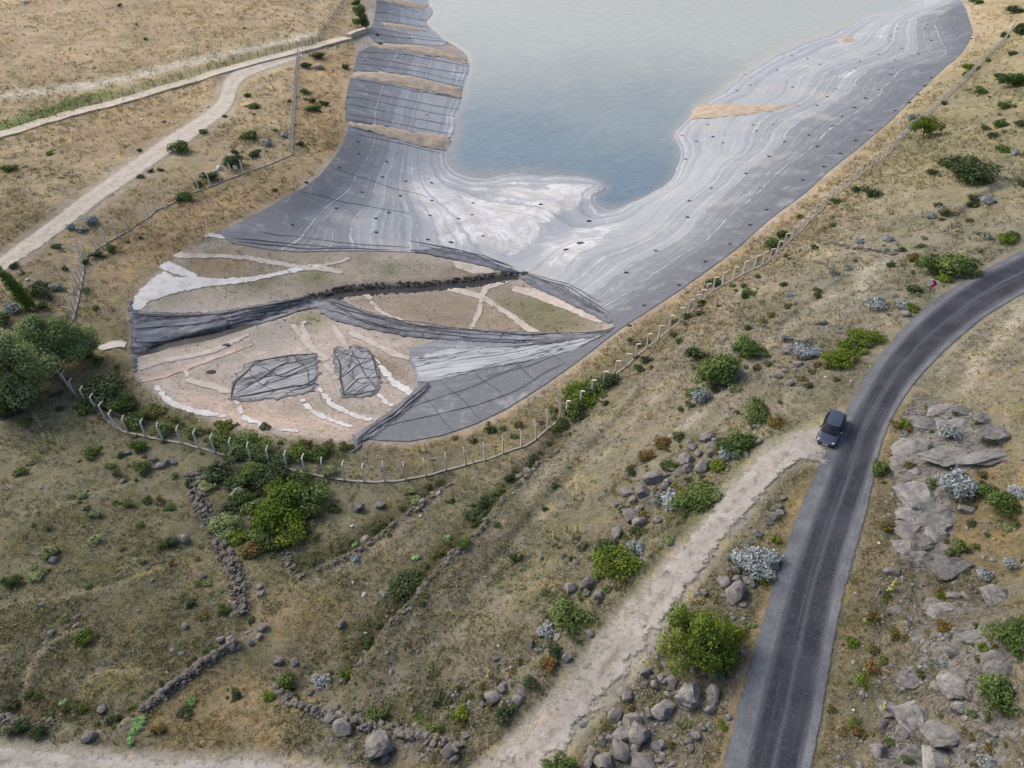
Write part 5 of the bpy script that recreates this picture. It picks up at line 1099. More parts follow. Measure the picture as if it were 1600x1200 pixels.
# ------------------------------------------------------------------ plants
def leaves(blobs, n, size, cols, inner=.35, flat=.7, seed=0, up=0.3):
    r = np.random.default_rng(seed); w = np.array([b[3] ** 2 for b in blobs]); w = w / w.sum(); bi = r.choice(len(blobs), n, p=w); B = np.array(blobs)
    d = r.normal(size=(n, 3)); d /= np.linalg.norm(d, axis=1)[:, None]; rad = np.where(r.random(n) < inner, r.random(n) ** .4, r.uniform(.72, 1.2, n))
    c = B[bi, :3] + d * (B[bi, 3] * rad)[:, None] * np.array([1, 1, flat]); k = c[:, 2] > .02; c = c[k]; d = d[k]; bi = bi[k]; n = len(c)
    nr = d + r.normal(size=(n, 3)) * .6 + np.array([0, 0, up]); nr /= np.linalg.norm(nr, axis=1)[:, None]
    t = np.cross(nr, r.normal(size=(n, 3))); t /= np.linalg.norm(t, axis=1)[:, None]; b = np.cross(nr, t); s = size * r.uniform(.6, 1.35, n)
    V = np.stack([c - t * s[:, None], c + b * (s * .55)[:, None], c + t * s[:, None], c - b * (s * .55)[:, None]], 1).reshape(-1, 3)
    F = np.arange(4 * n).reshape(-1, 4); cl = np.array(cols)[:, :3]; bc = cl[r.integers(0, len(cl), len(blobs))][bi]; lc = cl[r.integers(0, len(cl), n)]; C = (.6 * bc + .4 * lc) * r.uniform(.75, 1.25, (n, 1))
    return V, F, np.repeat(C, 4, axis=0)
def blob_set(seed, nb, spread=.72, zc=.5, zs=.35, r0=.28, r1=.5):
    r = random.Random(seed); out = [(0, 0, zc * .9, .55)]
    for i in range(nb):
        a = r.uniform(0, 6.28); d = spread * math.sqrt(r.uniform(.1, 1)); out.append((d * math.cos(a), d * math.sin(a), max(.15, zc + r.uniform(-zs, zs) * (1.1 - d)), r.uniform(r0, r1) * (1.1 - .35 * d)))
    return out
LC = dict(g=[S(100,122,62), S(88,110,54), S(118,138,76), S(76,96,50)], d=[S(78,98,60), S(66,86,54), S(94,112,72), S(80,92,62)], l=[S(116,136,44), S(98,120,42), S(134,150,60), S(86,108,42)],
          s=[S(164,174,178), S(142,152,154), S(182,190,192), S(124,132,128)], o=[S(138,120,72), S(150,128,72), S(112,106,62), S(126,98,62)], w=[S(156,172,116), S(138,156,100), S(170,182,134), S(118,138,84)], p=[S(160,200,130), S(140,180,110), S(174,208,146)],
          m=[S(196,192,128), S(180,180,114), S(206,200,140)])
def leaf_mesh(nm, V, F, C, mat): 
    me = mesh_np(nm, V, F, {'leaf': ('FLOAT_COLOR', C)}); me.materials.append(mat); return me
def stem_mesh(seed, n=5, h=.7, r=.03):
    rr = random.Random(seed); V = []; F = []
    for i in range(n):
        a = rr.uniform(0, 6.28); d = rr.uniform(.1, .45); tube_path([np.array((0, 0, -.1)), np.array((d * .3 * math.cos(a), d * .3 * math.sin(a), h * .5)), np.array((d * math.cos(a), d * math.sin(a), h))], r, V, F, 4)
    return mesh_np('stem', np.array(V), np.array(F))
BUSH = {}
for k in 'gdlsowp':
    for sz, n, ls in (('S', 260, .17), ('M', 800, .105), ('L', 2200, .066)):
        for v in range(2):
            bl = blob_set(hash_seed := (ord(k) * 31 + ord(sz) * 7 + v), 5 if sz == 'S' else (9 if sz == 'M' else 16), r0=.24 if sz == 'L' else .28, r1=.42 if sz == 'L' else .5)
            V, F, C = leaves(bl, n, ls, LC[k], seed=hash_seed)
            mx = np.abs(V[:, :2]).max(); V = V / mx
            BUSH[k, sz, v] = leaf_mesh('foliage', V, F, C, M['silver'] if k == 's' else M['leaf'])
STEM = [stem_mesh(i) for i in range(3)]
for s in STEM: s.materials.append(M['wood'])
KN = dict(g='green leafy bush', d='dark green thorn bush', l='bright yellow-green bush', s='silvery grey shrub', o='rusty brown dry shrub', w='grey-green willow bush', p='pale green leafy weed clump')
def zone(x, y):
    if y < 130 and x < 440: return 'in the dry field beyond the concrete wall'
    if x < 480 and y < 300: return 'on the dry ground beside the gravel road'
    if x < 620 and y < 330: return 'on the bank beside the soil strips'
    if x < 260 and y < 430: return 'between gravel road and leaning fence'
    if x < 230 and y < 560: return 'around the leaning poplar'
    if x < 600 and y < 715: return 'along the kerbed fence'
    if x < 300 and y < 800: return 'on the weedy field below the kerbed fence'
    if x < 545 and y < 850: return 'in the thicket at the rubble wall'
    if x < 420: return 'on the weedy field above the lower track'
    if y < 420 and x > 1150: return 'on the upper slope beyond the bend'
    if x > 1390 and y > 560: return 'among the bedrock ledges above the road'
    if x < 830 and y > 1030: return 'by the wall along the lower track'
    if x < 900 and y > 660: return 'on the dry terraces'
    if x < 1240 and y < 660: return 'on the slope under the climbing fence'
    if y < 600: return 'beside the outer shoulder of the bend'
    if x > 1030 and y > 790: return 'between dirt track and asphalt road'
    return 'along the edge of the dirt track'
BUSHES = [
 (188,8,9,'d'),(213,38,8,'d'),(227,61,9,'d'),(382,44,6,'d'),(15,261,23,'g'),(79,238,13,'l'),(281,229,36,'g'),(318,204,17,'g'),(219,234,10,'d'),(387,147,15,'g'),(397,164,19,'g'),(352,181,9,'g'),(219,274,13,'g'),(237,265,13,'d'),(250,264,11,'d'),(390,210,26,'g'),(365,236,15,'d'),(364,252,34,'d'),(396,240,24,'d'),(328,274,28,'d'),(310,287,20,'d'),(289,306,25,'g'),
 (557,3,16,'g'),(554,14,12,'d'),(496,85,24,'d'),(480,102,18,'d'),(500,104,18,'s'),(540,104,17,'g'),(477,142,19,'g'),(453,157,10,'d'),(486,157,15,'d'),(490,168,23,'g'),(508,161,15,'g'),(402,166,13,'g'),(430,203,9,'d'),(445,209,15,'s'),(469,224,15,'d'),(402,235,11,'d'),(590,54,7,'g'),(593,68,9,'g'),(430,296,9,'l'),(420,222,18,'s'),
 (24,412,20,'d'),(145,342,28,'s'),(112,352,19,'s'),(125,358,15,'s'),(90,384,17,'d'),(174,387,21,'g'),(151,397,18,'d'),(133,409,15,'d'),(219,371,10,'d'),(200,377,7,'g'),(63,450,42,'d'),(90,447,22,'s'),(66,476,20,'g'),(20,477,32,'s'),(4,497,34,'d'),(102,418,12,'d'),(135,452,14,'g'),(150,480,14,'g'),
 (165,605,75,'d'),(140,632,34,'g'),(20,630,44,'d'),(42,657,22,'g'),(5,600,40,'d'),(185,625,50,'g'),(215,655,40,'g'),(255,668,36,'g'),(300,672,30,'g'),(345,682,42,'g'),(385,688,62,'g'),(352,662,26,'l'),(410,700,50,'g'),(232,645,30,'o'),
 (145,703,34,'g'),(218,695,26,'g'),(222,726,34,'g'),(188,708,15,'d'),(202,784,22,'g'),(265,790,18,'g'),(150,800,22,'w'),(262,845,26,'d'),
 (465,707,36,'l'),(440,715,42,'g'),(500,705,36,'g'),(425,738,58,'d'),(390,738,52,'g'),(345,728,44,'d'),(375,750,44,'d'),(437,795,72,'l'),(440,768,50,'l'),(490,772,74,'g'),(455,822,56,'l'),(352,816,46,'w'),(372,836,32,'l'),(322,758,26,'w'),(378,775,40,'g'),(400,792,40,'g'),(410,830,46,'g'),(465,745,44,'g'),(515,735,24,'w'),(330,745,30,'d'),(298,752,20,'d'),(360,790,34,'d'),(395,855,34,'o'),(425,850,34,'g'),
 (762,788,46,'d'),(742,802,32,'d'),(782,768,24,'g'),(650,780,22,'w'),(640,765,20,'w'),(704,781,14,'d'),(635,907,52,'d'),(575,999,22,'d'),(805,868,21,'d'),(868,757,14,'d'),(850,792,15,'d'),(725,845,26,'g'),(590,825,26,'d'),(555,872,13,'s'),(630,945,20,'d'),(795,745,22,'d'),(835,715,22,'d'),(870,668,20,'g'),(650,870,12,'p'),(700,840,13,'p'),(555,850,11,'p'),
 (910,612,52,'l'),(930,600,44,'g'),(950,592,38,'d'),(895,637,42,'g'),(880,660,26,'d'),(1115,577,74,'g'),(1088,552,42,'d'),(1165,539,50,'g'),(1083,612,26,'l'),(1097,617,32,'s'),(1180,637,54,'g'),(1210,657,32,'o'),(1170,455,28,'g'),(1163,462,18,'d'),(1208,377,36,'g'),(1220,365,24,'d'),(1060,532,15,'d'),(1098,470,14,'d'),(1115,440,26,'g'),(1103,447,12,'g'),(1075,493,18,'d'),(1010,560,24,'d'),(1000,575,20,'d'),(985,530,14,'g'),(1255,545,46,'s'),(1225,443,15,'d'),(1235,460,15,'s'),
 (1512,262,78,'d'),(1457,267,20,'d'),(1425,182,22,'s'),(1475,252,24,'d'),(1515,105,24,'l'),(1508,116,17,'g'),(1583,125,40,'g'),(1560,118,20,'d'),(1530,142,22,'g'),(1513,140,9,'g'),(1568,163,26,'g'),(1560,192,26,'g'),(1538,199,16,'d'),(1550,211,19,'d'),(1597,192,22,'d'),(1565,232,26,'g'),(1585,238,17,'s'),(1568,55,18,'d'),(1595,45,34,'d'),(1585,15,26,'d'),(1597,285,20,'d'),(1543,94,10,'l'),(1525,2,22,'g'),(1475,160,14,'d'),(1360,300,30,'d'),(1305,313,18,'g'),(1335,296,18,'d'),(1513,318,12,'d'),(1540,310,24,'s'),(1455,335,22,'s'),(1250,337,16,'g'),(1600,240,16,'d'),(1580,82,18,'d'),
 (1480,411,74,'g'),(1460,417,40,'g'),(1425,401,28,'o'),(1440,412,22,'d'),(1570,372,30,'l'),(1580,368,22,'g'),(1425,450,26,'d'),(1310,557,48,'l'),(1330,540,42,'l'),(1350,524,46,'l'),(1352,534,24,'s'),(1370,472,32,'s'),(1413,476,26,'s'),(1475,433,24,'m'),(1425,480,20,'l'),(1340,375,18,'s'),(1390,372,18,'s'),(1270,385,16,'d'),(1300,350,14,'g'),
 (1150,687,58,'g'),(1140,707,32,'s'),(1082,772,68,'g'),(1055,778,40,'s'),(1100,760,36,'l'),(1046,725,26,'g'),(1122,728,26,'l'),(965,872,74,'l'),(945,885,44,'g'),(950,850,44,'d'),(992,852,36,'s'),(1003,828,34,'d'),(975,795,18,'d'),(985,735,22,'d'),(1010,710,26,'o'),(1045,840,22,'w'),(895,957,72,'g'),(850,980,32,'s'),(865,1010,30,'d'),(855,1035,28,'o'),(830,1065,24,'d'),(1115,770,30,'w'),(1060,680,24,'d'),(1035,690,26,'o'),(928,690,0,'d'),
 (1180,872,64,'s'),(1200,870,40,'s'),(885,1192,50,'g'),(860,1195,30,'g'),(1212,840,18,'l'),(1160,985,18,'o'),(1190,905,18,'m'),(1205,870,12,'p'),(1120,1048,22,'w'),(1128,1130,16,'l'),
 (1555,777,58,'g'),(1540,765,34,'g'),(1490,752,58,'s'),(1505,747,14,'l'),(1478,672,34,'s'),(1588,768,30,'s'),(1500,850,34,'g'),(1535,892,28,'s'),(1575,987,64,'g'),(1595,970,44,'g'),(1560,1082,68,'g'),(1470,976,28,'o'),(1473,1030,26,'s'),(1545,1187,36,'s'),(1373,730,30,'g'),(1400,660,26,'o'),(1412,660,20,'l'),(1500,740,24,'s'),(1570,820,22,'w'),(1580,880,24,'s'),(1470,930,18,'l'),(1440,1020,0,'d'),(1360,1040,24,'o'),(1350,1060,22,'l'),(1545,1165,24,'o'),(1480,655,26,'s'),(1548,682,22,'l'),(1535,1010,22,'l'),(1385,820,22,'o'),(1360,960,22,'o'),(1340,1140,22,'o'),(1330,1000,20,'l'),
 (218,1122,22,'p'),(212,1138,18,'p'),(205,1156,15,'p'),(130,1106,15,'l'),(100,1096,13,'p'),(590,1112,36,'g'),(680,1137,38,'g'),(720,1112,26,'l'),(500,1057,32,'s'),(540,1052,24,'l'),(445,1062,32,'g'),(30,1132,34,'d'),(60,1140,28,'d'),(335,1017,22,'l'),(132,991,28,'l'),(290,1110,26,'d'),(300,1095,18,'p'),(180,1120,24,'d'),(655,1120,20,'l'),(420,1085,20,'l'),(555,1118,26,'d'),(370,1080,24,'d'),(460,1092,30,'d'),(790,1110,34,'d'),(300,940,22,'d'),(250,1135,26,'o'),(18,905,28,'g'),(140,915,15,'g'),(60,895,26,'w'),(350,950,20,'g'),(392,965,16,'d'),(455,995,0,'d'),
 (1250,745,0,'l'),(80,860,30,'w'),(150,840,26,'w'),(35,735,22,'g'),(130,770,22,'w'),(230,780,16,'g')]
LC_ALIAS = {'m': 'o'}
def add_bush(x, y, w, k):
    if not w: return
    k = 'l' if k == 'm' else k
    p = at(x, y + w * .22); R = w * mpp(p) / 2 * 1.18; sz = 'S' if w < 18 else ('M' if w < 46 else 'L'); z = zone(x, y); v = rnd.randrange(2)
    size = 'small' if R < .9 else ('middle-sized' if R < 1.9 else 'large')
    root = empty({'p': 'weed_clump', 's': 'shrub'}.get(k, 'bush'), p, f'{size} {KN[k]} {z}', 'bush', f'{size} {KN[k]}s {z}'.replace('bushs', 'bushes'), rz=rnd.uniform(0, 6.28))
    f = link('foliage', BUSH[k, sz, v], None, root); f.scale = (R * rnd.uniform(.85, 1.2), R * rnd.uniform(.85, 1.2), R * rnd.uniform(.6, .95))
    s = link('stem', STEM[v], None, root); s.scale = (R, R, R * .8)
EXTRA = []
for line, nn_, kinds in ((TERR_A, 16, 'dgod'), (TERR_B, 22, 'dgod'), (TERR_C, 18, 'dgdl'), (TERR_D, 9, 'gdl'), (TERR_E, 14, 'dosg')):
    la = np.array(line, float); dd = np.concatenate([[0], np.cumsum(np.hypot(*np.diff(la, axis=0).T))])
    for i in range(nn_):
        t = (i + rnd.uniform(.1, .9)) / nn_ * dd[-1]; EXTRA.append((float(np.interp(t, dd, la[:, 0])) - rnd.uniform(6, 18), float(np.interp(t, dd, la[:, 1])) - rnd.uniform(4, 14), rnd.uniform(10, 22), rnd.choice(kinds)))
for x0_, y0_, x1_, y1_, nn_, kinds in ((130,600,220,650,7,'gdo'),(220,640,560,705,24,'gggol'),(560,700,860,660,12,'ogd'),(330,720,540,860,14,'gdog'),(100,500,200,600,8,'gol'),(980,560,1200,420,12,'dgo'),(0,560,120,640,7,'gd'),(20,680,330,980,20,'gowl'),(1380,620,1430,760,5,'ol'),(1290,900,1400,1190,12,'olo'),(1060,640,1300,500,14,'ogds'),(1400,300,1600,380,8,'gos'),(860,640,960,590,6,'gl'),(850,1020,1010,830,26,'dogd'),(1000,800,1190,660,24,'dogs'),(940,1190,1100,1040,16,'dow'),(1110,1000,1230,780,16,'olsw'),(1400,640,1560,900,18,'osgl'),(1380,920,1600,1200,26,'osgd'),(600,1120,800,1060,10,'gd'),(0,1080,200,1130,10,'gd'),(1250,600,1330,530,6,'od'),(1150,520,1300,440,10,'dso'),(1300,420,1460,380,10,'dsg')):
    for i in range(nn_):
        t = rnd.random(); u = rnd.random(); EXTRA.append((x0_ + (x1_ - x0_) * t, y0_ + (y1_ - y0_) * (t if (y1_ - y0_) * (x1_ - x0_) < 30000 and abs(y1_ - y0_) < 150 else u) + rnd.uniform(-14, 14), rnd.uniform(11, 26), rnd.choice(kinds)))
for b in BUSHES: add_bush(*b)
for x, y, w, k in BUSHES:
    if w > 16 and y > 130:
        for j in range(3): EXTRA.append((x + rnd.uniform(-.75, .75) * w, y + w * .2 + rnd.uniform(-.45, .55) * w, w * rnd.uniform(.22, .45), rnd.choice({'s': 'sowd', 'd': 'dogd', 'l': 'lgod'}.get(k, 'gdow'))))
Vs, Fs, Cs, off_ = [], [], [], 0
for i, (x, y, w, k) in enumerate(EXTRA):
    if float(look(flat, *[np.array([v]) for v in at(x, y + w * .2)])[0]) > .15: continue
    p = at(x, y + w * .2); R = w * mpp(p) / 2; me = BUSH[k, 'S', i % 2]; nv = len(me.vertices); co = np.empty(nv * 3, np.float32); me.vertices.foreach_get('co', co); co = co.reshape(-1, 3)
    cc = np.empty(nv * 4, np.float32); me.attributes['leaf'].data.foreach_get('color', cc); a = rnd.uniform(0, 6.28); c_, s_ = math.cos(a), math.sin(a); v = co * np.array([R, R, R * rnd.uniform(.5, .8)])
    Vs.append(np.stack([v[:, 0] * c_ - v[:, 1] * s_, v[:, 0] * s_ + v[:, 1] * c_, v[:, 2]], 1) + np.array(p)); Fs.append(np.arange(nv).reshape(-1, 4) + off_); off_ += nv; Cs.append((cc.reshape(-1, 4)[:, :3] * .55 + sc(112,110,76) * .45) * rnd.uniform(.8, 1.2))
tag(stuff(link('low_scrub', leaf_mesh('low_scrub', np.vstack(Vs), np.vstack(Fs), np.vstack(Cs), M['leaf']))), 'low scrub growing along terrace edges and under the fences', 'scrub')

# trees
def tree(name, label, px, py, spec, cols, mat, nleaf, lsize, trunk, seed, lean=(0, 0), cat='tree', scale=1.0):
    p = at(px, py); root = empty(name, p, label, cat); r = random.Random(seed); V = []; F = []
    h, tr = trunk
    top = np.array((lean[0], lean[1], h)); tube = [np.array((0, 0, -.3)), top * .35 + np.array((.05, .03, 0)), top * .7, top]
    b = len(V)
    for i in range(3):
        tube_path([tube[i], tube[i + 1]], tr * (1 - .22 * i), V, F, 7)
    for bl in spec:
        c = np.array(bl[:3]); st = top * r.uniform(.35, .9); tube_path([st, (st + c) / 2 + np.array((0, 0, .1)), c], tr * .33, V, F, 5)
    link('trunk', mesh_np('trunk', np.array(V), np.array(F), smooth=True), M['wood'], root)
    V, F, C = leaves(spec, nleaf, lsize, cols, inner=.3, flat=.85, seed=seed)
    me = leaf_mesh('crown', V, F, C, mat); link('crown', me, None, root); return root
def crown(seed, R, h0, h1, n, r0, r1, squash=1.0):
    r = random.Random(seed); out = []
    for i in range(n):
        a = r.uniform(0, 6.28); u = r.uniform(0, 1); z = h0 + (h1 - h0) * u; k = math.sqrt(max(.05, 1 - (2 * u - .9) ** 2)); d = R * k * math.sqrt(r.uniform(.05, 1)) 
        out.append((d * math.cos(a), d * math.sin(a) * squash, z, r.uniform(r0, r1)))
    return out
tree('willow_tree', 'big grey-green willow at the left end of the kerbed fence', 38, 618, crown(5, 4.3, 1.4, 7.8, 34, 1.0, 1.8), LC['w'], M['leaf'], 22000, .17, (4.4, .28), 5)
tree('willow_tree', 'tall grey-green willow behind the big one beside the inlet', 86, 572, crown(6, 3.6, 1.2, 6.8, 30, .9, 1.6), LC['w'], M['leaf'], 16000, .17, (3.6, .22), 6)
tree('willow_tree', 'small feathery willow leaning toward the pale inlet slab', 128, 556, crown(8, 2.3, .6, 4.2, 18, .6, 1.1), LC['w'], M['leaf'], 7000, .15, (2.4, .14), 8, (.4, .1))
tree('willow_tree', 'dark green low tree under the big willow', 30, 640, crown(12, 2.6, .8, 3.2, 14, .7, 1.2), LC['g'], M['leaf'], 4200, .16, (2, .16), 12)
tree('poplar_tree', 'slim bright green leaning poplar beside the gravel road', 50, 486, [(-.35 * i * .5 + rnd.uniform(-.15, .15), rnd.uniform(-.2, .2), .8 + i * .62, .95 - .045 * abs(i - 3)) for i in range(12)], LC['l'][1:] + LC['g'][:2], M['leaf'], 4500, .13, (6.6, .13), 9, (-1.8, 0))
tree('round_tree', 'small bright green umbrella-shaped tree beside the climbing fence', 1441, 216, crown(14, 2.7, 1.9, 3.6, 18, .7, 1.1), LC['l'], M['leaf'], 4200, .15, (2.2, .16), 14)
tree('bush_tree', 'tall dark green tree on the bank at the end of the concrete wall', 566, 43, crown(15, 2.4, 1.0, 5.4, 16, .8, 1.3), LC['g'], M['leaf'], 3200, .22, (3, .2), 15)
tree('lime_green_tree', 'largest bright lime-green tree between dirt track and asphalt road', 1092, 1020, crown(17, 2.75, .6, 3.2, 44, .45, .85), LC['l'], M['leaf'], 10000, .105, (1.8, .13), 17)

# tall pale seed stalks
MUL = [(60,660),(66,668),(72,690),(80,686),(85,692),(92,695),(97,700),(88,705),(62,705),(55,715),(108,658),(112,664),(125,660),(130,665),(140,668),(145,675),(78,700),(120,650),(104,690),(52,720),(8,800),(118,802),(120,808),(131,822),(72,867),(650,680),(655,706),(664,705),(742,730),(1002,642),(1010,655),(1015,650),(852,830),(866,840),(885,830),(901,832),(897,780),(811,872),(1040,560),(553,905),(764,1055),(1268,530),(1240,740),(1390,925),(1378,1110),(797,722),(1410,550),(1330,570)]
def stalk_mesh(seed):
    r = np.random.default_rng(seed); n = 46; z = r.uniform(.05, 1, n); a = r.uniform(0, 6.28, n); rr = .16 * (1 - z * .75) + .02
    bl = [(0, 0, .12 + .09 * i, .15 - .012 * i) for i in range(10)]; V, F, C = leaves(bl, 90, .07, LC['m'], seed=seed, flat=1.2); return leaf_mesh('flower_spike', V, F, C, M['silver'])
SK = [stalk_mesh(i) for i in range(3)]
V = []; F = []; tube_path([np.array((0, 0, -.1)), np.array((.02, 0, .95))], .02, V, F, 4); SKS = mesh_np('stalk', np.array(V), np.array(F)); SKS.materials.append(M['wood'])
for i, (x, y) in enumerate(MUL):
    if float(look(flat, *[np.array([v]) for v in at(x, y)])[0]) > .15: continue
    p = at(x, y); z = 'on the weedy field below the kerbed fence' if x < 200 else ('near the kerbed fence' if 600 < x < 760 and y < 760 else 'on the dry slopes around the terraces')
    root = empty('seed_stalk', p, f'tall pale yellow seed stalk {z}', 'plant', f'seed stalks {z}', rz=rnd.uniform(0, 6)); h = rnd.uniform(1.0, 1.6)
    root.rotation_euler = (rnd.uniform(-.15, .15), rnd.uniform(-.15, .15), rnd.uniform(0, 6)); f = link('flower_spike', SK[i % 3], None, root); f.scale = (h * .9, h * .9, h); s = link('stalk', SKS, None, root); s.scale = (h, h, h)

# ------------------------------------------------------------------ grass and weeds (stuff)
def grass(name, n, seed, blades, hmin, hmax, wid, label, mode):
    r = np.random.default_rng(seed); rr = 47 * (370 / 47) ** (r.random(n) ** 1.25); aa = np.radians(r.uniform(-42, 42, n)); X = CXY[0] + rr * np.sin(aa); Y = CXY[1] + rr * np.cos(aa); Z = H(X, Y)
    fl = look(flat, X, Y, Z); bm_ = look(basin_m, X, Y, Z); base = look(G, X, Y, Z); gr = look(GREEN, X, Y, Z); cl = fbm(X / 2.5, Y / 2.5, 3, seed) + fbm(X / 14, Y / 14, 3, seed + 4)
    if mode == 'straw': k = (fl < .35) & (Z > -8.5) & (cl > r.uniform(-.45, .35, n)) & (look(rockm, X, Y, Z) < r.uniform(.2, .9, n)) & ((bm_ < .5) | (r.random(n) < .10))
    else: k = (fl < .3) & (Z > -7.5) & ((cl + gr * .9 - .25 - .5 * (bm_ > .5)) > .1) & ((bm_ < .5) | (r.random(n) < .12))
    X, Y, Z, base, rr = X[k], Y[k], Z[k], base[k], rr[k]; n = len(X); sc_ = np.clip(rr / 100, .8, 2.0)
    off = r.normal(size=(n, blades, 2)) * (.12 if mode == 'straw' else .16) * sc_[:, None, None]; h = r.uniform(hmin, hmax, (n, blades)) * sc_[:, None]; a = r.uniform(0, 6.28, (n, blades)); w = wid * r.uniform(.6, 1.3, (n, blades)) * sc_[:, None]
    lean = r.normal(size=(n, blades, 2)) * .75 * h[..., None]
    bx_ = X[:, None] + off[..., 0]; by_ = Y[:, None] + off[..., 1]; z0 = Z[:, None] - .04 + 0 * h
    A = np.stack([bx_ - np.cos(a) * w, by_ - np.sin(a) * w, z0], -1); B = np.stack([bx_ + np.cos(a) * w, by_ + np.sin(a) * w, z0], -1); T = np.stack([bx_ + lean[..., 0], by_ + lean[..., 1], z0 + h], -1)
    V = np.stack([A, B, T], 2).reshape(-1, 3); F = np.arange(len(V)).reshape(-1, 3)
    if mode == 'straw':
        tint = np.array([[1.25, 1.20, 1.02], [1.1, 1.05, .86], [.80, .82, .68], [1.25, 1.22, 1.12], [.74, .82, .60], [1.22, 1.08, .80]])[r.integers(0, 6, n)]; lm = (base @ np.array([.3, .6, .1]))[:, None]; c = (base * .75 + lm * .25) * tint
    else:
        c = np.array([sc(96,104,58), sc(82,92,48), sc(118,122,78), sc(110,108,66), sc(70,80,44), sc(124,132,84)])[r.integers(0, 6, n)]; c = c * .6 + base * np.array([.8, .86, .6]) * .4
    c = c * r.uniform(.72, 1.62, (n, 1)); C = np.repeat(c, blades * 3, axis=0)
    me = leaf_mesh(name, V, F, C, M['grass']); return tag(stuff(link(name, me)), label, 'grass')
grass('dry_grass', 250000, 11, 4, .10, .38, .052, 'straw-coloured dry grass tufts covering the slopes and fields', 'straw')
def weeds(n, seed):
    r = np.random.default_rng(seed); rr = 47 * (330 / 47) ** (r.random(n) ** 1.0); aa = np.radians(r.uniform(-42, 42, n)); X = CXY[0] + rr * np.sin(aa); Y = CXY[1] + rr * np.cos(aa); Z = H(X, Y)
    fl = look(flat, X, Y, Z); bm_ = look(basin_m, X, Y, Z); base = look(G, X, Y, Z); gr = look(GREEN, X, Y, Z); rm = look(rockm, X, Y, Z); cl = fbm(X / 2.2, Y / 2.2, 3, seed) + 1.2 * fbm(X / 11, Y / 11, 3, seed + 4)
    k = (fl < .25) & (Z > -7.5) & (cl + gr * 1.0 - .3 - rm * .6 > r.uniform(-.1, .45, n)) & ((bm_ < .5) | (r.random(n) < .18 * gr)) & (Y < 330)
    X, Y, Z, base, gr = X[k], Y[k], Z[k], base[k], gr[k]; n = len(X); L = 9; R = r.uniform(.12, .42, n) * np.clip(np.hypot(X, Y) / 90, .8, 1.6)
    d = r.normal(size=(n, L, 3)); c = np.stack([X[:, None] + d[..., 0] * R[:, None] * .7, Y[:, None] + d[..., 1] * R[:, None] * .7, Z[:, None] + np.abs(d[..., 2]) * R[:, None] * .35 + .03], -1).reshape(-1, 3); m = len(c)
    nr = np.concatenate([d[..., :2].reshape(-1, 2) * .5, np.full((m, 1), .9)], 1) + r.normal(size=(m, 3)) * .3; nr /= np.linalg.norm(nr, axis=1)[:, None]
    t = np.cross(nr, r.normal(size=(m, 3))); t /= np.linalg.norm(t, axis=1)[:, None]; b = np.cross(nr, t); s_ = np.repeat(R, L) * r.uniform(.25, .55, m)
    V = np.stack([c - t * s_[:, None], c + b * (s_ * .5)[:, None], c + t * s_[:, None], c - b * (s_ * .5)[:, None]], 1).reshape(-1, 3)
    pal = np.array([sc(112,118,74), sc(98,106,62), sc(132,134,92), sc(130,122,80), sc(86,96,56), sc(146,140,98), sc(134,140,116)])[r.integers(0, 7, n)]; pal = pal * .7 + base * .3; pal = pal * r.uniform(.7, 1.2, (n, 1))
    me = leaf_mesh('green_weeds', V, np.arange(4 * m).reshape(-1, 4), np.repeat(pal, L * 4, axis=0), M['grass']); tag(stuff(link('green_weeds', me)), 'low olive-green weeds growing between the dry grass', 'weeds')
weeds(70000, 12)

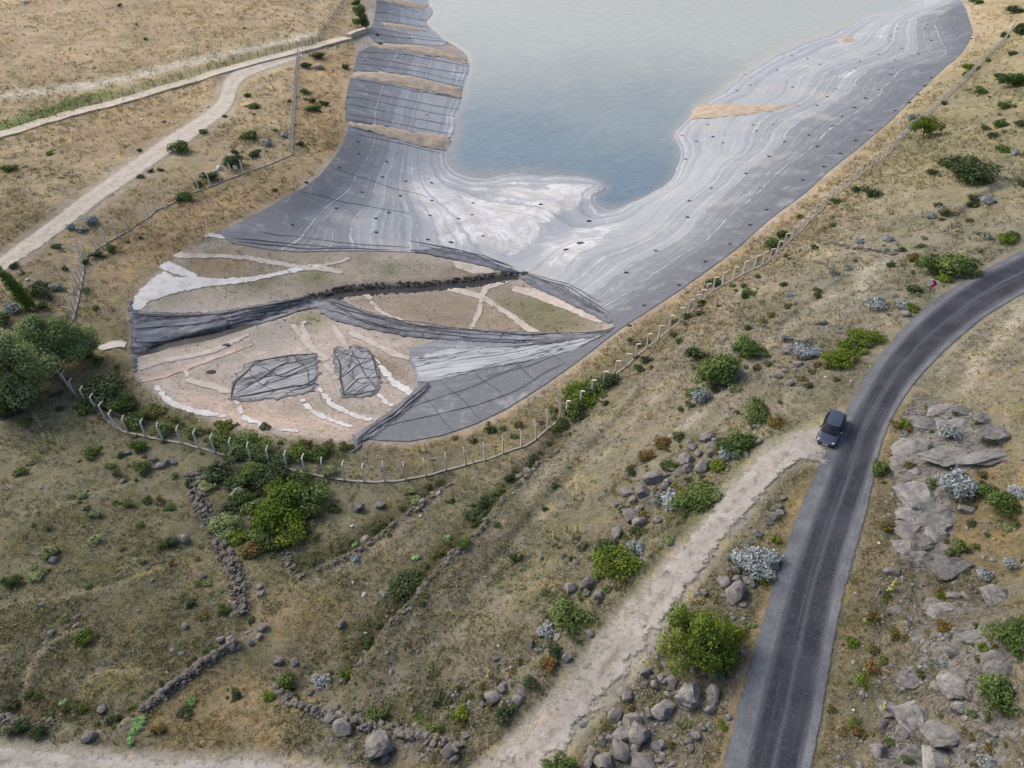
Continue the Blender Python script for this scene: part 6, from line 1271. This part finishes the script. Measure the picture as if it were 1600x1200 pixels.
# ------------------------------------------------------------------ parked car
def car():
    p = at(1297, 676); x0, y0 = unproj([1306, 1289], [652, 692], Hq); hd = math.atan2(y0[1] - y0[0], x0[1] - x0[0]) - math.pi / 2
    pz = p[2] + .09
    paint = NT('dark_blue_car_paint'); paint.b.inputs['Metallic'].default_value = .5; paint.b.inputs['Coat Weight'].default_value = .8; paint.b.inputs['Coat Roughness'].default_value = .08; paint.out(S(72,80,96), .35, .5); paint = paint.m
    glass = NT('dark_car_glass').out(S(18,22,28), .06, .6); tyre = m_simple('tyre_rubber', S(26,26,28), S(34,34,36), 6, .9, rand=0); rim = m_simple('alloy_rim', S(150,152,156), S(170,172,176), 4, .35, metal=.8, rand=0)
    lamp = NT('headlamp_glass').out(S(160,166,174), .1, .6); tail = NT('tail_lamp').out(S(120,16,18), .25, .5); black = m_simple('black_trim', S(24,24,26), S(32,32,34), 5, .6, rand=0); plate = NT('number_plate').out(S(230,230,226), .5, .3); chrome = NT('chrome'); chrome.b.inputs['Metallic'].default_value = .9; chrome = chrome.out(S(200,204,210), .2)
    root = empty('parked_car', (p[0], p[1], pz), 'dark blue-grey estate car parked where the dirt track meets the asphalt', 'car', rz=hd); root.scale = (1, 1.04, .92)
    # body: rows of cross-sections from nose (y=+2.35) to tail (y=-2.35)
    ST = [(2.36, .60, .30, .58, .56), (2.30, .78, .24, .66, .66), (2.05, .88, .22, .74, .76), (1.55, .915, .22, .80, .86), (.95, .925, .22, .86, .95), (.2, .93, .22, .90, .97), (-.6, .93, .22, .92, .98), (-1.3, .925, .22, .93, 1.00), (-1.9, .90, .24, .93, 1.01), (-2.25, .84, .30, .90, .99), (-2.36, .74, .42, .82, .90)]
    V = []; F = []; k = 9
    for y, w, zl, zs, zt in ST:
        pts = [(-w * .86, zl), (-w * .985, zl + .14), (-w, (zl + zs) / 2 + .05), (-w * .965, zs), (0, zt), (w * .965, zs), (w, (zl + zs) / 2 + .05), (w * .985, zl + .14), (w * .86, zl)]
        pts[4] = (0, zt + .0)
        V += [(a, y, b) for a, b in pts]
    for i in range(len(ST) - 1):
        for j in range(k): F.append((i * k + j, i * k + (j + 1) % k, (i + 1) * k + (j + 1) % k, (i + 1) * k + j))
    me = bpy.data.meshes.new('body'); n = len(ST) - 1
    me.from_pydata(V, [], F + [tuple(range(k))[::-1], tuple(range(n * k, n * k + k))]); bm = bmesh.new(); bm.from_mesh(me); bmesh.ops.recalc_face_normals(bm, faces=bm.faces); bm.to_mesh(me); bm.free()
    body = link('body', me, paint, root); m_ = body.modifiers.new('s', 'SUBSURF'); m_.levels = m_.render_levels = 2
    for q in me.polygons: q.use_smooth = True
    # glasshouse and roof
    def loft(nm, rows, mat, cap=True, sub=1):
        V = []; F = []; k = len(rows[0])
        for r_ in rows: V += r_
        for i in range(len(rows) - 1):
            for j in range(k - 1): F.append((i * k + j, i * k + j + 1, (i + 1) * k + j + 1, (i + 1) * k + j))
        me = bpy.data.meshes.new(nm); me.from_pydata(V, [], F); bm = bmesh.new(); bm.from_mesh(me); bmesh.ops.recalc_face_normals(bm, faces=bm.faces); bm.to_mesh(me); bm.free()
        for q in me.polygons: q.use_smooth = True
        o = link(nm, me, mat, root)
        if sub: mm = o.modifiers.new('s', 'SUBSURF'); mm.levels = mm.render_levels = sub
        return o
    WL = lambda y: .85; 
    roof = [[(-.60, .45, 1.36), (-.3, .50, 1.40), (0, .52, 1.415), (.3, .50, 1.40), (.60, .45, 1.36)], [(-.635, .0, 1.41), (-.32, .0, 1.455), (0, .0, 1.47), (.32, .0, 1.455), (.635, .0, 1.41)],
            [(-.635, -.9, 1.41), (-.32, -.9, 1.455), (0, -.9, 1.465), (.32, -.9, 1.455), (.635, -.9, 1.41)], [(-.60, -1.75, 1.34), (-.3, -1.80, 1.38), (0, -1.82, 1.39), (.3, -1.80, 1.38), (.60, -1.75, 1.34)]]
    loft('roof', roof, paint)
    ws = [[(-.80, 1.12, .93), (-.4, 1.24, .955), (0, 1.28, .96), (.4, 1.24, .955), (.80, 1.12, .93)], [(-.60, .45, 1.358), (-.3, .50, 1.398), (0, .52, 1.413), (.3, .50, 1.398), (.60, .45, 1.358)]]
    loft('windscreen', ws, glass, sub=0)
    rw = [[(-.60, -1.75, 1.338), (-.3, -1.80, 1.378), (0, -1.82, 1.388), (.3, -1.80, 1.378), (.60, -1.75, 1.338)], [(-.76, -2.12, .97), (-.4, -2.2, 1.0), (0, -2.22, 1.005), (.4, -2.2, 1.0), (.76, -2.12, .97)]]
    loft('rear_window', rw, glass, sub=0)
    for s in (-1, 1):
        loft('side_panel', [[(s * .80, 1.12, .90), (s * .885, .3, .90), (s * .89, -.7, .90), (s * .87, -1.6, .93), (s * .76, -2.12, .95)], [(s * .60, .45, 1.362), (s * .636, .0, 1.412), (s * .636, -.9, 1.412), (s * .615, -1.5, 1.375), (s * .60, -1.75, 1.342)]], paint, sub=0)
        for ya, yb in ((.72, -.02), (-.10, -.92), (-1.0, -1.55)):
            f = lambda y, t: (s * ((.885 if y > -.7 else .875) * (1 - t) + .625 * t + .012), y * (1 - .05 * t) - .08 * t * (1 if y > .5 else 0), .925 * (1 - t) + 1.40 * t)
            loft('side_window', [[f(ya, .08), f((ya + yb) / 2, .08), f(yb, .08)], [f(ya - (.38 if ya > .5 else 0), .84), f((ya + yb) / 2 - (.15 if ya > .5 else 0), .84), f(yb + (.12 if yb < -1.4 else 0), .84)]], glass, sub=0)
        mr = link('mirror', stone_mesh('mirror', 900 + s, 2, 0, paint, (1, .6, .6), .0), None, root, (s * 1.0, .72, 1.0)); mr.scale = (.12, .14, .13)
        hl = link('headlight', stone_mesh('headlight', 902, 2, 0, lamp, (1, .6, .35), .0), None, root, (s * .66, 2.14, .68)); hl.scale = (.15, .2, .16); hl.rotation_euler = (0, 0, -s * .35)
        tl = link('tail_light', stone_mesh('tail_light', 904, 2, 0, tail, (1, .4, .5), .0), None, root, (s * .62, -2.2, .84)); tl.scale = (.15, .15, .15)
        for y in (1.42, -1.42):
            wh = bpy.data.objects.new('wheel', None); col.objects.link(wh); wh.parent = root; wh.location = (s * .83, y, .33)
            def cyl(nm, r, w, m, xo, bev):
                bm = bmesh.new(); bmesh.ops.create_cone(bm, cap_ends=True, segments=24, radius1=r, radius2=r, depth=w); bmesh.ops.rotate(bm, verts=bm.verts, matrix=Matrix.Rotation(math.pi / 2, 3, 'Y'))
                me = bpy.data.meshes.new(nm); bm.to_mesh(me); bm.free(); return link(nm, me, m, wh, (xo, 0, 0))
            cyl('tyre', .33, .22, tyre, 0, .02); cyl('rim', .22, .03, rim, s * .105, .0)
    def bx(nm, c, h, m):
        V = np.array([(c[0] + a * h[0], c[1] + b * h[1], c[2] + d * h[2]) for a in (-1, 1) for b in (-1, 1) for d in (-1, 1)]); F = np.array([(0, 1, 3, 2), (4, 6, 7, 5), (0, 4, 5, 1), (2, 3, 7, 6), (0, 2, 6, 4), (1, 5, 7, 3)]); return link(nm, mesh_np(nm, V, F), m, root)
    bx('grille', (0, 2.33, .52), (.40, .035, .12), black); bx('front_plate', (0, 2.375, .42), (.27, .012, .06), plate); bx('chrome_strip', (0, 2.34, .655), (.42, .03, .012), chrome); bx('bumper_lip', (0, 2.28, .27), (.70, .05, .05), black)
    bx('rear_plate', (0, -2.375, .66), (.27, .012, .06), plate)
car()

# ------------------------------------------------------------------ labels: tell small sets of look-alikes apart by a landmark
LAND = {'car': (1297,672), 'chevron sign': (1452,457), 'poplar': (50,486), 'big willow': (38,618), 'umbrella tree': (1441,216), 'concrete wall': (545,60), 'lime tree': (1092,1020), 'stream mouth': (812,428), 'lake': (940,300), 'rubble wall': (378,962), 'lower track': (300,1180)}
LANDW = {k: np.array(at(*v)[:2]) for k, v in LAND.items()}; ORD = ['nearest', 'second', 'third', 'fourth', 'fifth', 'sixth', 'seventh', 'eighth', 'ninth', 'tenth', 'eleventh', 'twelfth']
sets = {}
for o in bpy.data.objects:
    if o.parent is None and 'group' in o and 'label' in o: sets.setdefault(o['label'], []).append(o)
for lab, lst in sets.items():
    if not 2 <= len(lst) <= 12: continue
    ctr = np.mean([o.location[:2] for o in lst], axis=0)
    for lm in sorted(LANDW, key=lambda k: np.hypot(*(LANDW[k] - ctr))):
        n = len((lab + f', second from the {lm}').split())
        if n > 16 or any(w in lab for w in lm.split()): continue
        for i, o in enumerate(sorted(lst, key=lambda o: math.hypot(o.location[0] - LANDW[lm][0], o.location[1] - LANDW[lm][1]))):
            o['label'] = lab + (f', nearest to the {lm}' if i == 0 else f', {ORD[i]} from the {lm}')
        break
